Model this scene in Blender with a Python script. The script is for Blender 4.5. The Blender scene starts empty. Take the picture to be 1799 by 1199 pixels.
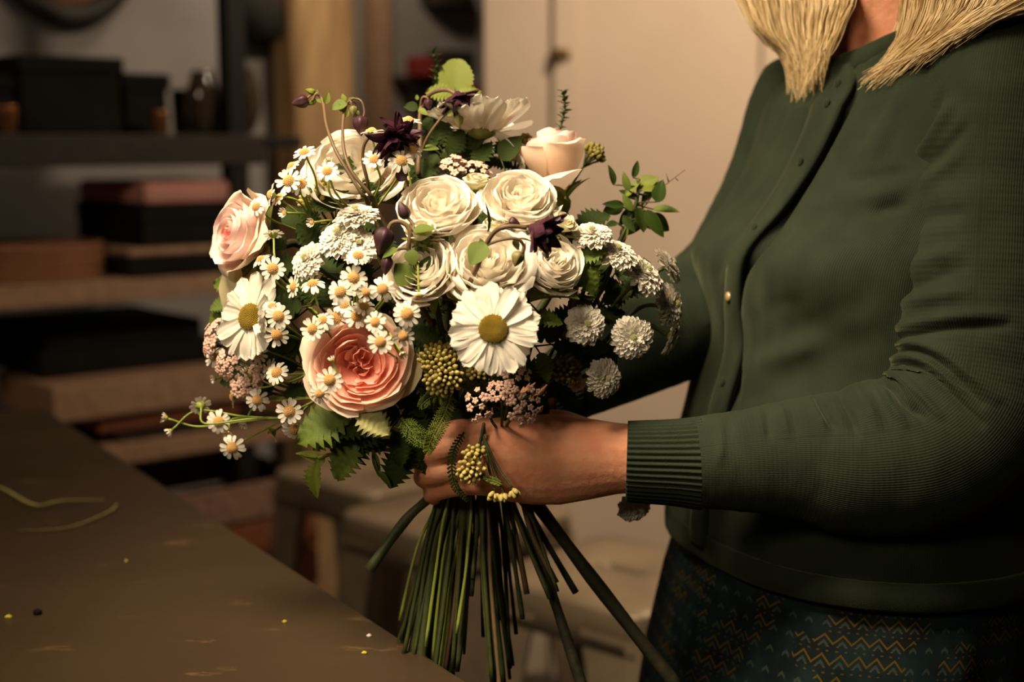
import bpy, bmesh, math, random
import numpy as np
from mathutils import Vector, Matrix, noise

V = Vector
random.seed(7)
scene = bpy.context.scene
COL = scene.collection

# ------------------------------------------------------------------ camera
F_PX = 2499.0                      # 50 mm on a 36 mm sensor, 1799 px wide
PITCH = math.radians(7.96)
CAM = V((0.0, 0.0, 1.30))
CR = V((1, 0, 0))
CU = V((0, math.sin(PITCH), math.cos(PITCH)))
CF = V((0, math.cos(PITCH), -math.sin(PITCH)))
camd = bpy.data.cameras.new('camera')
camd.lens = 50.0
camd.sensor_width = 36.0
camd.dof.use_dof = True
camd.dof.focus_distance = 1.065
camd.dof.aperture_fstop = 3.6
camd.clip_start = 0.02
camo = bpy.data.objects.new('camera', camd)
COL.objects.link(camo)
camo.location = CAM
camo.rotation_euler = (math.pi / 2 - PITCH, 0, 0)
scene.camera = camo

# ------------------------------------------------------------------ view, world, lights
scene.view_settings.view_transform = 'Standard'
scene.view_settings.look = 'None'
scene.view_settings.gamma = 1.0
scene.view_settings.use_curve_mapping = False
scene.view_settings.exposure = 0.0

world = bpy.data.worlds.new('world')
scene.world = world
world.use_nodes = True
world.node_tree.nodes['Background'].inputs[0].default_value = (0.45, 0.34, 0.26, 1)
world.node_tree.nodes['Background'].inputs[1].default_value = 0.02


def area_light(name, loc, target, size, power, col, spread=math.pi):
    l = bpy.data.lights.new(name, 'AREA')
    l.shape = 'DISK'
    l.size = size
    l.energy = power
    l.color = col
    l.spread = spread
    o = bpy.data.objects.new(name, l)
    COL.objects.link(o)
    o.location = loc
    d = V(target) - V(loc)
    o.rotation_euler = d.to_track_quat('-Z', 'Y').to_euler()
    return o


KEY_POS = V((-0.36, 0.70, 2.08))
area_light('bench_lamp_light', KEY_POS, (-0.03, 1.10, 1.25), 0.46, 5.0, (1.0, 0.805, 0.555), math.radians(64))
FRONT_FILL_POS = V((-0.95, -0.55, 2.15))
area_light('added_front_fill', FRONT_FILL_POS, (-0.05, 1.1, 1.15), 0.40, 0.85, (1.0, 0.81, 0.57), math.radians(52))  # weak front fill added for the bouquet, no known source
WALL_POS = V((0.85, 2.1, 2.4))
area_light('wall_lamp_light', WALL_POS, (0.75, 3.4, 1.2), 0.25, 24.0, (1.0, 0.80, 0.58), math.radians(150))
FILL_POS = V((-1.35, 0.9, 1.95))
area_light('added_shelf_fill', FILL_POS, (-0.8, 2.9, 0.9), 0.3, 4.2, (1.0, 0.78, 0.56), math.radians(150))  # fill added to lift the grey wall behind the shelves
NICHE_POS = V((-0.32, 3.45, 2.45))
area_light('added_niche_fill', NICHE_POS, (-0.32, 4.2, 1.3), 0.2, 6.5, (1.0, 0.80, 0.58), math.radians(150))  # added only to brighten the wall in the niche


# ------------------------------------------------------------------ pixel helpers
def P(px, py, d):
    return CAM + (CR * ((px - 899.5) / F_PX) + CU * ((599.5 - py) / F_PX) + CF) * d


def ray_plane(px, py, p0, n):
    dr = CR * ((px - 899.5) / F_PX) + CU * ((599.5 - py) / F_PX) + CF
    t = (p0 - CAM).dot(n) / dr.dot(n)
    return CAM + dr * t


def camv(r, u, t):
    """direction given as right, up, towards-camera"""
    return (CR * r + CU * u - CF * t).normalized()


# ------------------------------------------------------------------ materials
def srgb(h):
    h = h.lstrip('#')
    out = []
    for i in (0, 2, 4):
        c = int(h[i:i + 2], 16) / 255.0
        out.append(c / 12.92 if c <= 0.04045 else ((c + 0.055) / 1.055) ** 2.4)
    return (*out, 1.0)


MATS = {}


def mat(name, c1, c2=None, scale=20.0, rough=0.6, bump=0.0, bscale=60.0, metal=0.0, trans=0.0,
        tip=None, grad=(0.0, 1.0), spec=0.35, sheen=0.0, stretch=None, glass=0.0, emit=None, detail=4.0, sss=0.0, ramp=(0.35, 0.65)):
    m = bpy.data.materials.new(name)
    m.use_nodes = True
    nt = m.node_tree
    nd, ln = nt.nodes, nt.links
    b = nd['Principled BSDF']
    out = nd['Material Output']
    b.inputs['Roughness'].default_value = rough
    b.inputs['Metallic'].default_value = metal
    b.inputs['Specular IOR Level'].default_value = spec
    b.inputs['Sheen Weight'].default_value = sheen
    b.inputs['Transmission Weight'].default_value = glass
    if sss:
        b.inputs['Subsurface Weight'].default_value = sss
        b.inputs['Subsurface Radius'].default_value = (0.01, 0.004, 0.002)
        b.inputs['Subsurface Scale'].default_value = 0.5
    tc = nd.new('ShaderNodeTexCoord')
    mp = nd.new('ShaderNodeMapping')
    ln.new(tc.outputs['Object'], mp.inputs[0])
    if stretch:
        mp.inputs['Scale'].default_value = stretch
    csock = None
    if c2:
        n = nd.new('ShaderNodeTexNoise')
        n.inputs['Scale'].default_value = scale
        n.inputs['Detail'].default_value = detail
        ln.new(mp.outputs[0], n.inputs['Vector'])
        r = nd.new('ShaderNodeValToRGB')
        r.color_ramp.elements[0].position = ramp[0]
        r.color_ramp.elements[1].position = ramp[1]
        r.color_ramp.elements[0].color = srgb(c1)
        r.color_ramp.elements[1].color = srgb(c2)
        ln.new(n.outputs[0], r.inputs[0])
        csock = r.outputs[0]
    if tip:
        sx = nd.new('ShaderNodeSeparateXYZ')
        ln.new(tc.outputs['UV'], sx.inputs[0])
        mr = nd.new('ShaderNodeMapRange')
        mr.inputs[1].default_value, mr.inputs[2].default_value = grad
        ln.new(sx.outputs[1], mr.inputs[0])
        mx = nd.new('ShaderNodeMix')
        mx.data_type = 'RGBA'
        ln.new(mr.outputs[0], mx.inputs[0])
        if csock:
            ln.new(csock, mx.inputs[6])
        else:
            mx.inputs[6].default_value = srgb(c1)
        mx.inputs[7].default_value = srgb(tip)
        csock = mx.outputs[2]
    if csock:
        ln.new(csock, b.inputs['Base Color'])
    else:
        b.inputs['Base Color'].default_value = srgb(c1)
    if emit:
        b.inputs['Emission Color'].default_value = srgb(emit[0])
        b.inputs['Emission Strength'].default_value = emit[1]
    if bump:
        n2 = nd.new('ShaderNodeTexNoise')
        n2.inputs['Scale'].default_value = bscale
        n2.inputs['Detail'].default_value = 5
        ln.new(mp.outputs[0], n2.inputs['Vector'])
        bp = nd.new('ShaderNodeBump')
        bp.inputs['Strength'].default_value = bump
        bp.inputs['Distance'].default_value = 0.003
        ln.new(n2.outputs[0], bp.inputs['Height'])
        ln.new(bp.outputs[0], b.inputs['Normal'])
    if trans:
        t = nd.new('ShaderNodeBsdfTranslucent')
        if csock:
            ln.new(csock, t.inputs[0])
        else:
            t.inputs[0].default_value = srgb(c1)
        ms = nd.new('ShaderNodeMixShader')
        ms.inputs[0].default_value = trans
        ln.new(b.outputs[0], ms.inputs[1])
        ln.new(t.outputs[0], ms.inputs[2])
        ln.new(ms.outputs[0], out.inputs[0])
    MATS[name] = m
    return m


# ------------------------------------------------------------------ mesh builder
def catmull(pts, n=8, closed=False):
    pts = [V(p) for p in pts]
    if len(pts) < 3:
        return [pts[0].lerp(pts[-1], i / n) for i in range(n + 1)]
    out = []
    ext = [pts[0] * 2 - pts[1]] + pts + [pts[-1] * 2 - pts[-2]]
    for i in range(1, len(ext) - 2):
        a, b, c, d = ext[i - 1:i + 3]
        for k in range(n):
            t = k / n
            out.append(0.5 * ((2 * b) + (c - a) * t + (2 * a - 5 * b + 4 * c - d) * t * t + (3 * b - a - 3 * c + d) * t ** 3))
    out.append(pts[-1])
    return out


def interp(vals, m):
    """resample scalar list to m values"""
    x = np.linspace(0, 1, len(vals))
    return list(np.interp(np.linspace(0, 1, m), x, vals))


def frames(path, up=V((0, 0, 1))):
    n = len(path)
    T = []
    for i in range(n):
        a = path[max(0, i - 1)]
        b = path[min(n - 1, i + 1)]
        t = (b - a)
        T.append(t.normalized() if t.length > 1e-9 else V((0, 0, 1)))
    ref = up if abs(T[0].dot(up)) < 0.95 else V((1, 0, 0))
    N = [(ref - T[0] * ref.dot(T[0])).normalized()]
    for i in range(1, n):
        q = T[i - 1].rotation_difference(T[i])
        v = q @ N[-1]
        v = (v - T[i] * v.dot(T[i])).normalized()
        N.append(v)
    return T, N


class MB:
    def __init__(self):
        self.v, self.f, self.uv, self.mi = [], [], [], []
        self.cur = 0

    def grid(self, nu, nv, fn, closed=False):
        b = len(self.v)
        w = nu if closed else nu + 1
        for j in range(nv + 1):
            for i in range(w):
                self.v.append(V(fn(i / nu, j / nv)))
                self.uv.append((i / nu, j / nv))
        for j in range(nv):
            for i in range(nu):
                i2 = (i + 1) % w
                self.f.append((b + j * w + i, b + j * w + i2, b + (j + 1) * w + i2, b + (j + 1) * w + i))
                self.mi.append(self.cur)
        return b

    def tube(self, path, radii, n=6, caps=True, squash=None, up=V((0, 0, 1))):
        if isinstance(radii, (int, float)):
            radii = [radii] * len(path)
        if len(radii) != len(path):
            radii = interp(radii, len(path))
        T, N = frames(path, up)
        b = len(self.v)
        m = len(path)
        for j in range(m):
            B = T[j].cross(N[j])
            for i in range(n):
                a = 2 * math.pi * i / n
                s = squash if squash else 1.0
                self.v.append(path[j] + (N[j] * math.cos(a) + B * math.sin(a) * s) * radii[j])
                self.uv.append((i / n, j / (m - 1)))
        for j in range(m - 1):
            for i in range(n):
                i2 = (i + 1) % n
                self.f.append((b + j * n + i, b + j * n + i2, b + (j + 1) * n + i2, b + (j + 1) * n + i))
                self.mi.append(self.cur)
        if caps:
            self.f.append(tuple(b + i for i in reversed(range(n))))
            self.f.append(tuple(b + (m - 1) * n + i for i in range(n)))
            self.mi += [self.cur] * 2
        return b

    def rings(self, rings, caps=True):
        """closed loft through lists of points"""
        b = len(self.v)
        n = len(rings[0])
        m = len(rings)
        for j, r in enumerate(rings):
            for i, p in enumerate(r):
                self.v.append(V(p))
                self.uv.append((i / n, j / max(1, m - 1)))
        for j in range(m - 1):
            for i in range(n):
                i2 = (i + 1) % n
                self.f.append((b + j * n + i, b + j * n + i2, b + (j + 1) * n + i2, b + (j + 1) * n + i))
                self.mi.append(self.cur)
        if caps:
            self.f.append(tuple(b + i for i in reversed(range(n))))
            self.f.append(tuple(b + (m - 1) * n + i for i in range(n)))
            self.mi += [self.cur] * 2

    def ell(self, c, ax, nu=8, nv=6):
        """ellipsoid; ax = 3 axis vectors"""
        c = V(c)
        b = len(self.v)
        rr = []
        for j in range(1, nv):
            t = math.pi * j / nv
            rr.append([c - ax[2] * math.cos(t) + (ax[0] * math.cos(2 * math.pi * i / nu) + ax[1] * math.sin(2 * math.pi * i / nu)) * math.sin(t) for i in range(nu)])
        bot = len(self.v)
        self.v.append(c - ax[2]); self.uv.append((0.5, 0))
        b = len(self.v)
        for j, r in enumerate(rr):
            for i, p in enumerate(r):
                self.v.append(p); self.uv.append((i / nu, (j + 1) / nv))
        top = len(self.v)
        self.v.append(c + ax[2]); self.uv.append((0.5, 1))
        for i in range(nu):
            i2 = (i + 1) % nu
            self.f.append((bot, b + i2, b + i)); self.mi.append(self.cur)
            self.f.append((top, b + (nv - 2) * nu + i, b + (nv - 2) * nu + i2)); self.mi.append(self.cur)
        for j in range(nv - 2):
            for i in range(nu):
                i2 = (i + 1) % nu
                self.f.append((b + j * nu + i, b + j * nu + i2, b + (j + 1) * nu + i2, b + (j + 1) * nu + i)); self.mi.append(self.cur)

    def sph(self, c, r, nu=8, nv=6):
        self.ell(c, (V((r, 0, 0)), V((0, r, 0)), V((0, 0, r))), nu, nv)

    def box(self, lo, hi, M=None, bev=0.0):
        lo, hi = V(lo), V(hi)
        bm = bmesh.new()
        bmesh.ops.create_cube(bm, size=1.0)
        for v in bm.verts:
            v.co = V(((lo.x + hi.x) / 2 + v.co.x * (hi.x - lo.x), (lo.y + hi.y) / 2 + v.co.y * (hi.y - lo.y), (lo.z + hi.z) / 2 + v.co.z * (hi.z - lo.z)))
        if bev:
            bmesh.ops.bevel(bm, geom=list(bm.edges), offset=bev, segments=2, profile=0.6, affect='EDGES')
        b = len(self.v)
        bm.verts.index_update()
        for v in bm.verts:
            self.v.append(M @ v.co if M else v.co.copy()); self.uv.append((0, 0))
        for f in bm.faces:
            self.f.append(tuple(b + v.index for v in f.verts)); self.mi.append(self.cur)
        bm.free()

    def lathe(self, prof, n=32, c=V((0, 0, 0)), M=None):
        b = len(self.v)
        m = len(prof)
        for j, (r, z) in enumerate(prof):
            for i in range(n):
                a = 2 * math.pi * i / n
                p = V((r * math.cos(a), r * math.sin(a), z)) + c
                self.v.append(M @ p if M else p); self.uv.append((i / n, j / (m - 1)))
        for j in range(m - 1):
            for i in range(n):
                i2 = (i + 1) % n
                self.f.append((b + j * n + i, b + j * n + i2, b + (j + 1) * n + i2, b + (j + 1) * n + i)); self.mi.append(self.cur)

    def mesh(self, name, mats, off=None, smooth=True):
        me = bpy.data.meshes.new(name)
        vv = [tuple(p - off) for p in self.v] if off is not None else [tuple(p) for p in self.v]
        me.from_pydata(vv, [], self.f)
        uvl = me.uv_layers.new(name='UVMap')
        idx = np.zeros(len(me.loops), dtype=np.int32)
        me.loops.foreach_get('vertex_index', idx)
        uva = np.array(self.uv, dtype=np.float32)
        uvl.data.foreach_set('uv', uva[idx].ravel())
        if not isinstance(mats, (list, tuple)):
            mats = [mats]
        for m in mats:
            me.materials.append(MATS[m] if isinstance(m, str) else m)
        if len(mats) > 1:
            me.polygons.foreach_set('material_index', self.mi)
        if smooth:
            me.polygons.foreach_set('use_smooth', [True] * len(me.polygons))
        me.update()
        return me

    def obj(self, name, mats, parent=None, smooth=True, loc=None, M=None):
        """mesh given in world space; origin moved to loc / parent location"""
        off = None
        if M is None:
            if parent is not None:
                off = abs_loc(parent)
            elif loc is not None:
                off = V(loc)
        me = self.mesh(name, mats, off, smooth)
        o = bpy.data.objects.new(name, me)
        COL.objects.link(o)
        if parent is not None:
            o.parent = parent
            if M is not None:
                o.matrix_local = M
        elif off is not None:
            o.location = off
        return o


def abs_loc(o):
    p = V((0, 0, 0))
    while o is not None:
        p = p + o.location
        o = o.parent
    return p


def link_mesh(name, me, parent, M):
    o = bpy.data.objects.new(name, me)
    COL.objects.link(o)
    o.parent = parent
    o.matrix_local = M
    return o


def tag(o, label, cat, group=None, kind=None):
    if label:
        o['label'] = label
    if cat:
        o['category'] = cat
    if group:
        o['group'] = group
    if kind:
        o['kind'] = kind
    return o


def thing(name, label, cat, loc, group=None):
    o = bpy.data.objects.new(name, None)
    o.empty_display_size = 0.02
    COL.objects.link(o)
    o.location = V(loc)
    return tag(o, label, cat, group)


def struct(o):
    o['kind'] = 'structure'
    return o


def frame_mat(pos, n, roll=0.0, up=None):
    n = V(n).normalized()
    ref = V((0, 0, 1)) if abs(n.z) < 0.95 else V((1, 0, 0))
    if up is not None:
        ref = V(up)
    y = (ref - n * ref.dot(n)).normalized()
    x = y.cross(n)
    M = Matrix((x, y, n)).transposed().to_4x4()
    return Matrix.Translation(pos) @ M @ Matrix.Rotation(roll, 4, 'Z')


def remesh(mb, voxel, smooth=4, fac=0.5):
    me = mb.mesh('tmp', [])
    o = bpy.data.objects.new('tmp', me)
    COL.objects.link(o)
    r = o.modifiers.new('r', 'REMESH')
    r.mode = 'VOXEL'
    r.voxel_size = voxel
    if smooth:
        s = o.modifiers.new('s', 'SMOOTH')
        s.iterations = smooth
        s.factor = fac
    dg = bpy.context.evaluated_depsgraph_get()
    dg.update()
    ev = o.evaluated_get(dg)
    res = bpy.data.meshes.new_from_object(ev)
    bpy.data.objects.remove(o)
    bpy.data.meshes.remove(me)
    return res
# ================================================================== room materials
mat('plaster_grey', '#8a8580', '#7a7570', 3, 0.9, 0.15, 40)
mat('plaster_cream', '#cdb8a2', '#c5af99', 2.2, 0.85, 0.08, 30)
mat('plaster_room', '#8f8072', '#857666', 2, 0.9)
mat('concrete', '#3a3128', '#473c31', 5, 0.8, 0.2, 30)
mat('ceiling_paint', '#a99b8c', None, rough=0.9)
mat('bench_top', '#31271b', '#483926', 2.6, 0.42, 0.12, 55, detail=9, ramp=(0.3, 0.72))
_m = MATS['bench_top']
_nt = _m.node_tree
_b = _nt.nodes['Principled BSDF']
_base = _b.inputs['Base Color'].links[0].from_socket
_tc = _nt.nodes.new('ShaderNodeTexCoord')
_mp = _nt.nodes.new('ShaderNodeMapping'); _mp.inputs['Scale'].default_value = (1.0, 2.4, 1.0); _mp.inputs['Rotation'].default_value = (0, 0, 0.5)
_nt.links.new(_tc.outputs['Object'], _mp.inputs[0])
_n1 = _nt.nodes.new('ShaderNodeTexNoise'); _n1.inputs['Scale'].default_value = 11.0; _n1.inputs['Detail'].default_value = 12; _n1.inputs['Roughness'].default_value = 0.72
_nt.links.new(_mp.outputs[0], _n1.inputs['Vector'])
_r1 = _nt.nodes.new('ShaderNodeValToRGB'); _r1.color_ramp.elements[0].position = 0.60; _r1.color_ramp.elements[1].position = 0.78
_nt.links.new(_n1.outputs[0], _r1.inputs[0])
_mx = _nt.nodes.new('ShaderNodeMix'); _mx.data_type = 'RGBA'
_nt.links.new(_r1.outputs[0], _mx.inputs[0]); _nt.links.new(_base, _mx.inputs[6]); _mx.inputs[7].default_value = srgb('#8a6a48')
_nt.links.new(_mx.outputs[2], _b.inputs['Base Color'])
mat('bench_leg', '#2a2622', '#3a342d', 8, 0.5, metal=0.6)
mat('black_metal', '#14130f', '#1c1a16', 15, 0.5, metal=0.3)
mat('dark_wood', '#1f1812', '#2c2219', 9, 0.6, 0.2, 60, stretch=(1, 8, 8))
mat('pale_wood', '#866850', '#9c7c60', 6, 0.7, 0.25, 50, stretch=(1.5, 12, 12))
mat('red_wood', '#6b3a24', '#7d4a30', 6, 0.7, 0.25, 50, stretch=(1.5, 12, 12))
mat('worn_wood', '#6e5140', '#8c6c58', 9, 0.75, 0.25, 50, stretch=(2, 8, 8))
mat('timber', '#8a6a47', '#b59468', 5, 0.85, 0.5, 30, stretch=(10, 10, 0.8))
mat('terracotta', '#8d5f43', '#a06e4f', 7, 0.75, 0.2, 40)
mat('dusty_pink', '#b98376', '#a8756a', 8, 0.8, 0.1, 40)
mat('dark_box', '#0f0e0c', '#151310', 10, 0.75, spec=0.12)
mat('dark_glaze', '#16130f', '#221b14', 10, 0.12, spec=0.7)
mat('smoky_glass', '#6b5a48', None, rough=0.08, spec=0.6, glass=0.75)
mat('copper_glaze', '#8a5a3a', '#9b6a45', 9, 0.25, metal=0.8)
mat('red_cloth', '#6c1a16', '#7c241c', 9, 0.85)
mat('brass', '#8d744a', '#7c6540', 20, 0.4, metal=0.9)
mat('stool_metal', '#7d6d59', '#948168', 9, 0.42, 0.1, 30, metal=0.3, spec=0.5)
mat('felt_dark', '#17140f', '#211c15', 14, 0.95)
mat('blade_green', '#8f8a48', '#a59a58', 30, 0.35, trans=0.1)
mat('scrap_yellow', '#d3c04a', '#b6a73a', 60, 0.6)
mat('scrap_white', '#e6ddcb', None, rough=0.7)

Z3 = V((0, 0, 1))

# ================================================================== room shell
def quad_slab(name, lo, hi, m):
    mb = MB()
    mb.box(lo, hi)
    return struct(mb.obj(name, m, smooth=False))

quad_slab('floor', (-4.2, -2.0, -0.1), (3.2, 6.2, 0.0), 'concrete')
quad_slab('ceiling', (-4.2, -2.0, 2.75), (3.2, 6.2, 2.85), 'ceiling_paint')
quad_slab('wall_left', (-4.3, -2.0, 0), (-4.2, 6.2, 2.75), 'plaster_room')
quad_slab('wall_right', (3.2, -2.0, 0), (3.3, 6.2, 2.75), 'plaster_room')
quad_slab('wall_behind', (-4.2, -2.1, 0), (3.2, -2.0, 2.75), 'plaster_room')

# shelving frame of reference: front line O + t*S, depth along N
SO = V((-0.976, 2.71, 0))
SS = V((0.755, 0.656, 0)).normalized()
SN = V((-SS.y, SS.x, 0))
SM = Matrix((SS, SN, Z3)).transposed().to_4x4()
SM.translation = SO


def shelf_px(px, py, n=0.0):
    """pixel -> (t, z) on the vertical plane n behind the shelf front"""
    p = ray_plane(px, py, SO + SN * n, SN)
    return (p - SO).dot(SS), p.z


mb = MB()
mb.box((-2.6, 0.66, 0), (4.4, 0.76, 2.75), SM)
struct(mb.obj('wall_back', 'plaster_grey', smooth=False))

# cream partition with flush doors to the right
PY = 3.36
px0 = P(851, 200, 3.31).x
mb = MB()
mb.box((px0, PY, 0), (3.2, PY + 0.11, 2.75), None, 0.004)
struct(mb.obj('wall_partition', 'plaster_cream', smooth=False))
xa, xb, xc = (P(x, 300, 3.31).x for x in (972, 1012, 1336))
for k, (a, b, t) in enumerate(((xa, xb, 0.018), (xc, xc + 0.05, 0.02))):
    mb = MB()
    mb.box((a, PY - t, 0), (b, PY + 0.002, 2.72), None, 0.003)
    struct(mb.obj('trim_%d' % (k + 1), 'plaster_cream', smooth=False))
pk = P(985, 96, 3.3)
t = thing('door_catch', 'small brass door catch on the narrow cream trim of the wall', 'catch', (pk.x, PY - 0.018, pk.z))
mb = MB(); mb.box((pk.x - 0.02, PY - 0.026, pk.z - 0.014), (pk.x + 0.02, PY - 0.016, pk.z + 0.014), None, 0.003)
mb.obj('plate', 'brass', t)
mb = MB(); mb.lathe([(0.0, 0.03), (0.010, 0.028), (0.012, 0.02), (0.006, 0.012), (0.005, 0.0)], 16, M=frame_mat(V((pk.x, PY - 0.022, pk.z)), V((0, -1, 0))))
mb.obj('knob', 'brass', t)

# ================================================================== workbench
def on_z(px, py, z):
    return ray_plane(px, py, V((0, 0, z)), Z3)

BZ = 0.90
c_far = on_z(74, 716, BZ)
c_near = on_z(838, 1210, BZ)
bd = (c_near - c_far).normalized()          # along the right edge, towards the camera
bn = V((-bd.y, bd.x, 0))
if bn.x > 0:
    bn = -bn                                 # pointing left, onto the bench
BL, BW = 1.95, 0.85
BM = Matrix((bd, bn, Z3)).transposed().to_4x4()
BM.translation = V((c_far.x, c_far.y, 0))
bench = thing('workbench', 'dark brown worn workbench with flat scuffed top', 'workbench', BM @ V((BL / 2, BW / 2, 0)))
mb = MB(); mb.box((0, 0, BZ - 0.035), (BL, BW, BZ), BM, 0.003)
mb.obj('bench_top', 'bench_top', bench, smooth=False)
for (a, b) in ((0.06, 0.06), (BL - 0.06, 0.06), (0.06, BW - 0.06), (BL - 0.06, BW - 0.06)):
    mb = MB(); mb.box((a - 0.03, b - 0.03, 0), (a + 0.03, b + 0.03, BZ - 0.034), BM, 0.004)
    mb.obj('leg', 'bench_leg', bench, smooth=False)
for lo, hi in (((0.09, 0.04, BZ - 0.11), (BL - 0.09, 0.08, BZ - 0.034)), ((0.09, BW - 0.08, BZ - 0.11), (BL - 0.09, BW - 0.04, BZ - 0.034)),
               ((0.04, 0.09, BZ - 0.11), (0.08, BW - 0.09, BZ - 0.034)), ((BL - 0.08, 0.09, BZ - 0.11), (BL - 0.04, BW - 0.09, BZ - 0.034))):
    mb = MB(); mb.box(lo, hi, BM, 0.003)
    mb.obj('apron', 'bench_leg', bench, smooth=False)

# bits on the bench
def blade(pts, w, label, lift=0.004):
    pp = [on_z(x, y, BZ) + V((0, 0, lift + h)) for x, y, h in pts]
    path = catmull(pp, 8)
    T, N = frames(path)
    m = len(path)
    mb = MB()

    def fn(u, v):
        i = min(m - 1, int(round(v * (m - 1))))
        side = T[i].cross(Z3).normalized()
        ww = w * (0.35 + 0.65 * math.sin(math.pi * min(1, 0.15 + v * 0.85)))
        return path[i] + side * (u - 0.5) * 2 * ww + V((0, 0, abs(u - 0.5) * ww * 0.7))
    mb.grid(4, m - 1, fn)
    o = mb.obj('raffia_strip', 'blade_green', loc=pp[0] - V((0, 0, lift)))
    return tag(o, label, 'raffia', 'raffia strips on the bench')

blade([(-60, 850, 0.0), (0, 868, 0.004), (60, 893, 0.0), (110, 891, 0.004), (185, 884, 0.0)], 0.0024, 'bright yellow-green raffia strip lying curled on the workbench', 0.003)
blade([(206, 890, 0.0), (190, 905, 0.0), (120, 932, 0.0), (30, 938, 0.0)], 0.0011, 'thin dull green raffia strip lying below the brighter one on the workbench', 0.003)
SCR = [(15, 1086, 'scrap_yellow', 0.0028, 'yellow petal crumb lying beside a dark bud scale on the workbench'),
       (222, 987, 'scrap_yellow', 0.0018, 'tiny yellow crumb alone in the middle of the workbench'),
       (500, 1094, 'scrap_yellow', 0.0022, 'yellow-green leaf crumb on the bench between scuff marks'),
       (640, 1149, 'scrap_yellow', 0.0022, 'yellow crumb near the bench edge under the cut stems'),
       (648, 1119, 'scrap_white', 0.0022, 'white petal crumb near the bench edge under the cut stems')]
for x, y, m, r, lab in SCR:
    p = on_z(x, y, BZ)
    mb = MB()
    n0 = random.random() * 9
    mb.lathe([(0.0, 0.0), (r, 0.0002), (r * 0.9, r * 0.5), (r * 0.4, r * 0.9), (0, r)], 9, c=p)
    for v in mb.v:
        v += V((noise.noise(v * 700 + V((n0, 0, 0))), noise.noise(v * 700 + V((0, n0, 5))), 0)) * r * 0.5
    tag(mb.obj('petal_scrap', m, loc=p), lab, 'petal scrap', 'scraps on the bench')
p = on_z(66, 1080, BZ)
mb = MB()
mb.lathe([(0.0012, 0.0003), (0.0022, 0), (0.0036, 0.0004), (0.0038, 0.003), (0.0024, 0.0042), (0.0012, 0.002)], 12, c=p)
tag(mb.obj('bud_scale', 'dark_box', loc=p), 'small dark ring-shaped bud scale on the workbench', 'bud scale')

# ================================================================== shelving
rack = thing('shelving_unit', 'black metal shelving unit with dark and pale wooden boards', 'shelving', SM @ V((-0.2, 0.2, 0)))
tp, _ = shelf_px(422, 300)
te, _ = shelf_px(538, 300)
for (a, b) in ((tp, 0.0), (tp - 1.25, 0.0), (tp - 1.25, 0.40)):
    mb = MB(); mb.box((a - 0.022, b - 0.0, 0), (a + 0.022, b + 0.045, 2.4), SM, 0.003)
    mb.obj('post', 'black_metal', rack, smooth=False)
zt1, zb1 = shelf_px(200, 236)[1], shelf_px(200, 292)[1]
zt2, zb2 = shelf_px(100, 497)[1], shelf_px(100, 538)[1]
zt3, zb3 = shelf_px(300, 768)[1], shelf_px(300, 803)[1]
zt4 = 0.30
for z0, z1, m, t1 in ((zb1, zt1, 'dark_wood', tp + 0.06), (zb2, zt2, 'pale_wood', tp + 0.06), (zb3, zt3, 'pale_wood', te + 0.01), (zt4 - 0.035, zt4, 'dark_wood', te), (2.0, 2.04, 'dark_wood', tp + 0.06)):
    mb = MB(); mb.box((-0.85, -0.005, z0), (t1, 0.44, z1), SM, 0.004)
    mb.obj('shelf_board', m, rack, smooth=False)
mb = MB(); mb.box((tp, 0.01, zt1 - 0.028), (te + 0.0, 0.04, zt1 - 0.004), SM, 0.003)
mb.obj('rail', 'black_metal', rack, smooth=False)


def sbox(name, label, cat, px_a, px_b, n0, n1, z0, z1, m, group=None, bev=0.006, lid=None):
    a, b = shelf_px(px_a, 400, n0)[0], shelf_px(px_b, 400, n0)[0]
    t = thing(name, label, cat, SM @ V(((a + b) / 2, (n0 + n1) / 2, z0)), group)
    zz = z1 - (0.022 if lid else 0)
    mb = MB(); mb.box((a, n0, z0), (b, n1, zz), SM, bev)
    mb.obj('body', m, t, smooth=False)
    if lid:
        mb = MB(); mb.box((a - 0.006, n0 - 0.006, zz - 0.012), (b + 0.006, n1 + 0.006, z1), SM, bev)
        mb.obj('lid', lid, t, smooth=False)
    return t


def zpx(py, px=250, n=0.05):
    return shelf_px(px, py, n)[1]

# top shelf: dark boxes, glassware
sbox('storage_box', 'tall black box with a lid on the dark upper shelf', 'box', 48, 222, 0.10, 0.38, zt1, zpx(96, 130), 'dark_box', 'black boxes on the upper shelf', lid='dark_box')
sbox('storage_box', 'short black box between the tall box and the glassware on the shelf', 'box', 228, 302, 0.12, 0.36, zt1, zpx(126, 260), 'dark_box', 'black boxes on the upper shelf', lid='dark_box')
sbox('storage_box', 'short black box beside the tall box with a copper cup in front', 'box', -60, 40, 0.12, 0.36, zt1, zpx(126, 20), 'dark_box', 'black boxes on the upper shelf', lid='dark_box')


def cup(name, label, cat, px, n, z, r, h, m, prof=None, group=None):
    a = shelf_px(px, 300, n)[0]
    c = SM @ V((a, n, z))
    prof = prof or [(0.0, 0.0), (0.8, 0.0), (0.9, 0.05), (1.0, 0.9), (1.0, 1.0), (0.92, 1.0), (0.86, 0.12), (0, 0.1)]
    mb = MB()
    mb.lathe([(p * r, q * h) for p, q in prof], 32, c=c)
    return tag(mb.obj(name, m, loc=c), label, cat, group)

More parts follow.
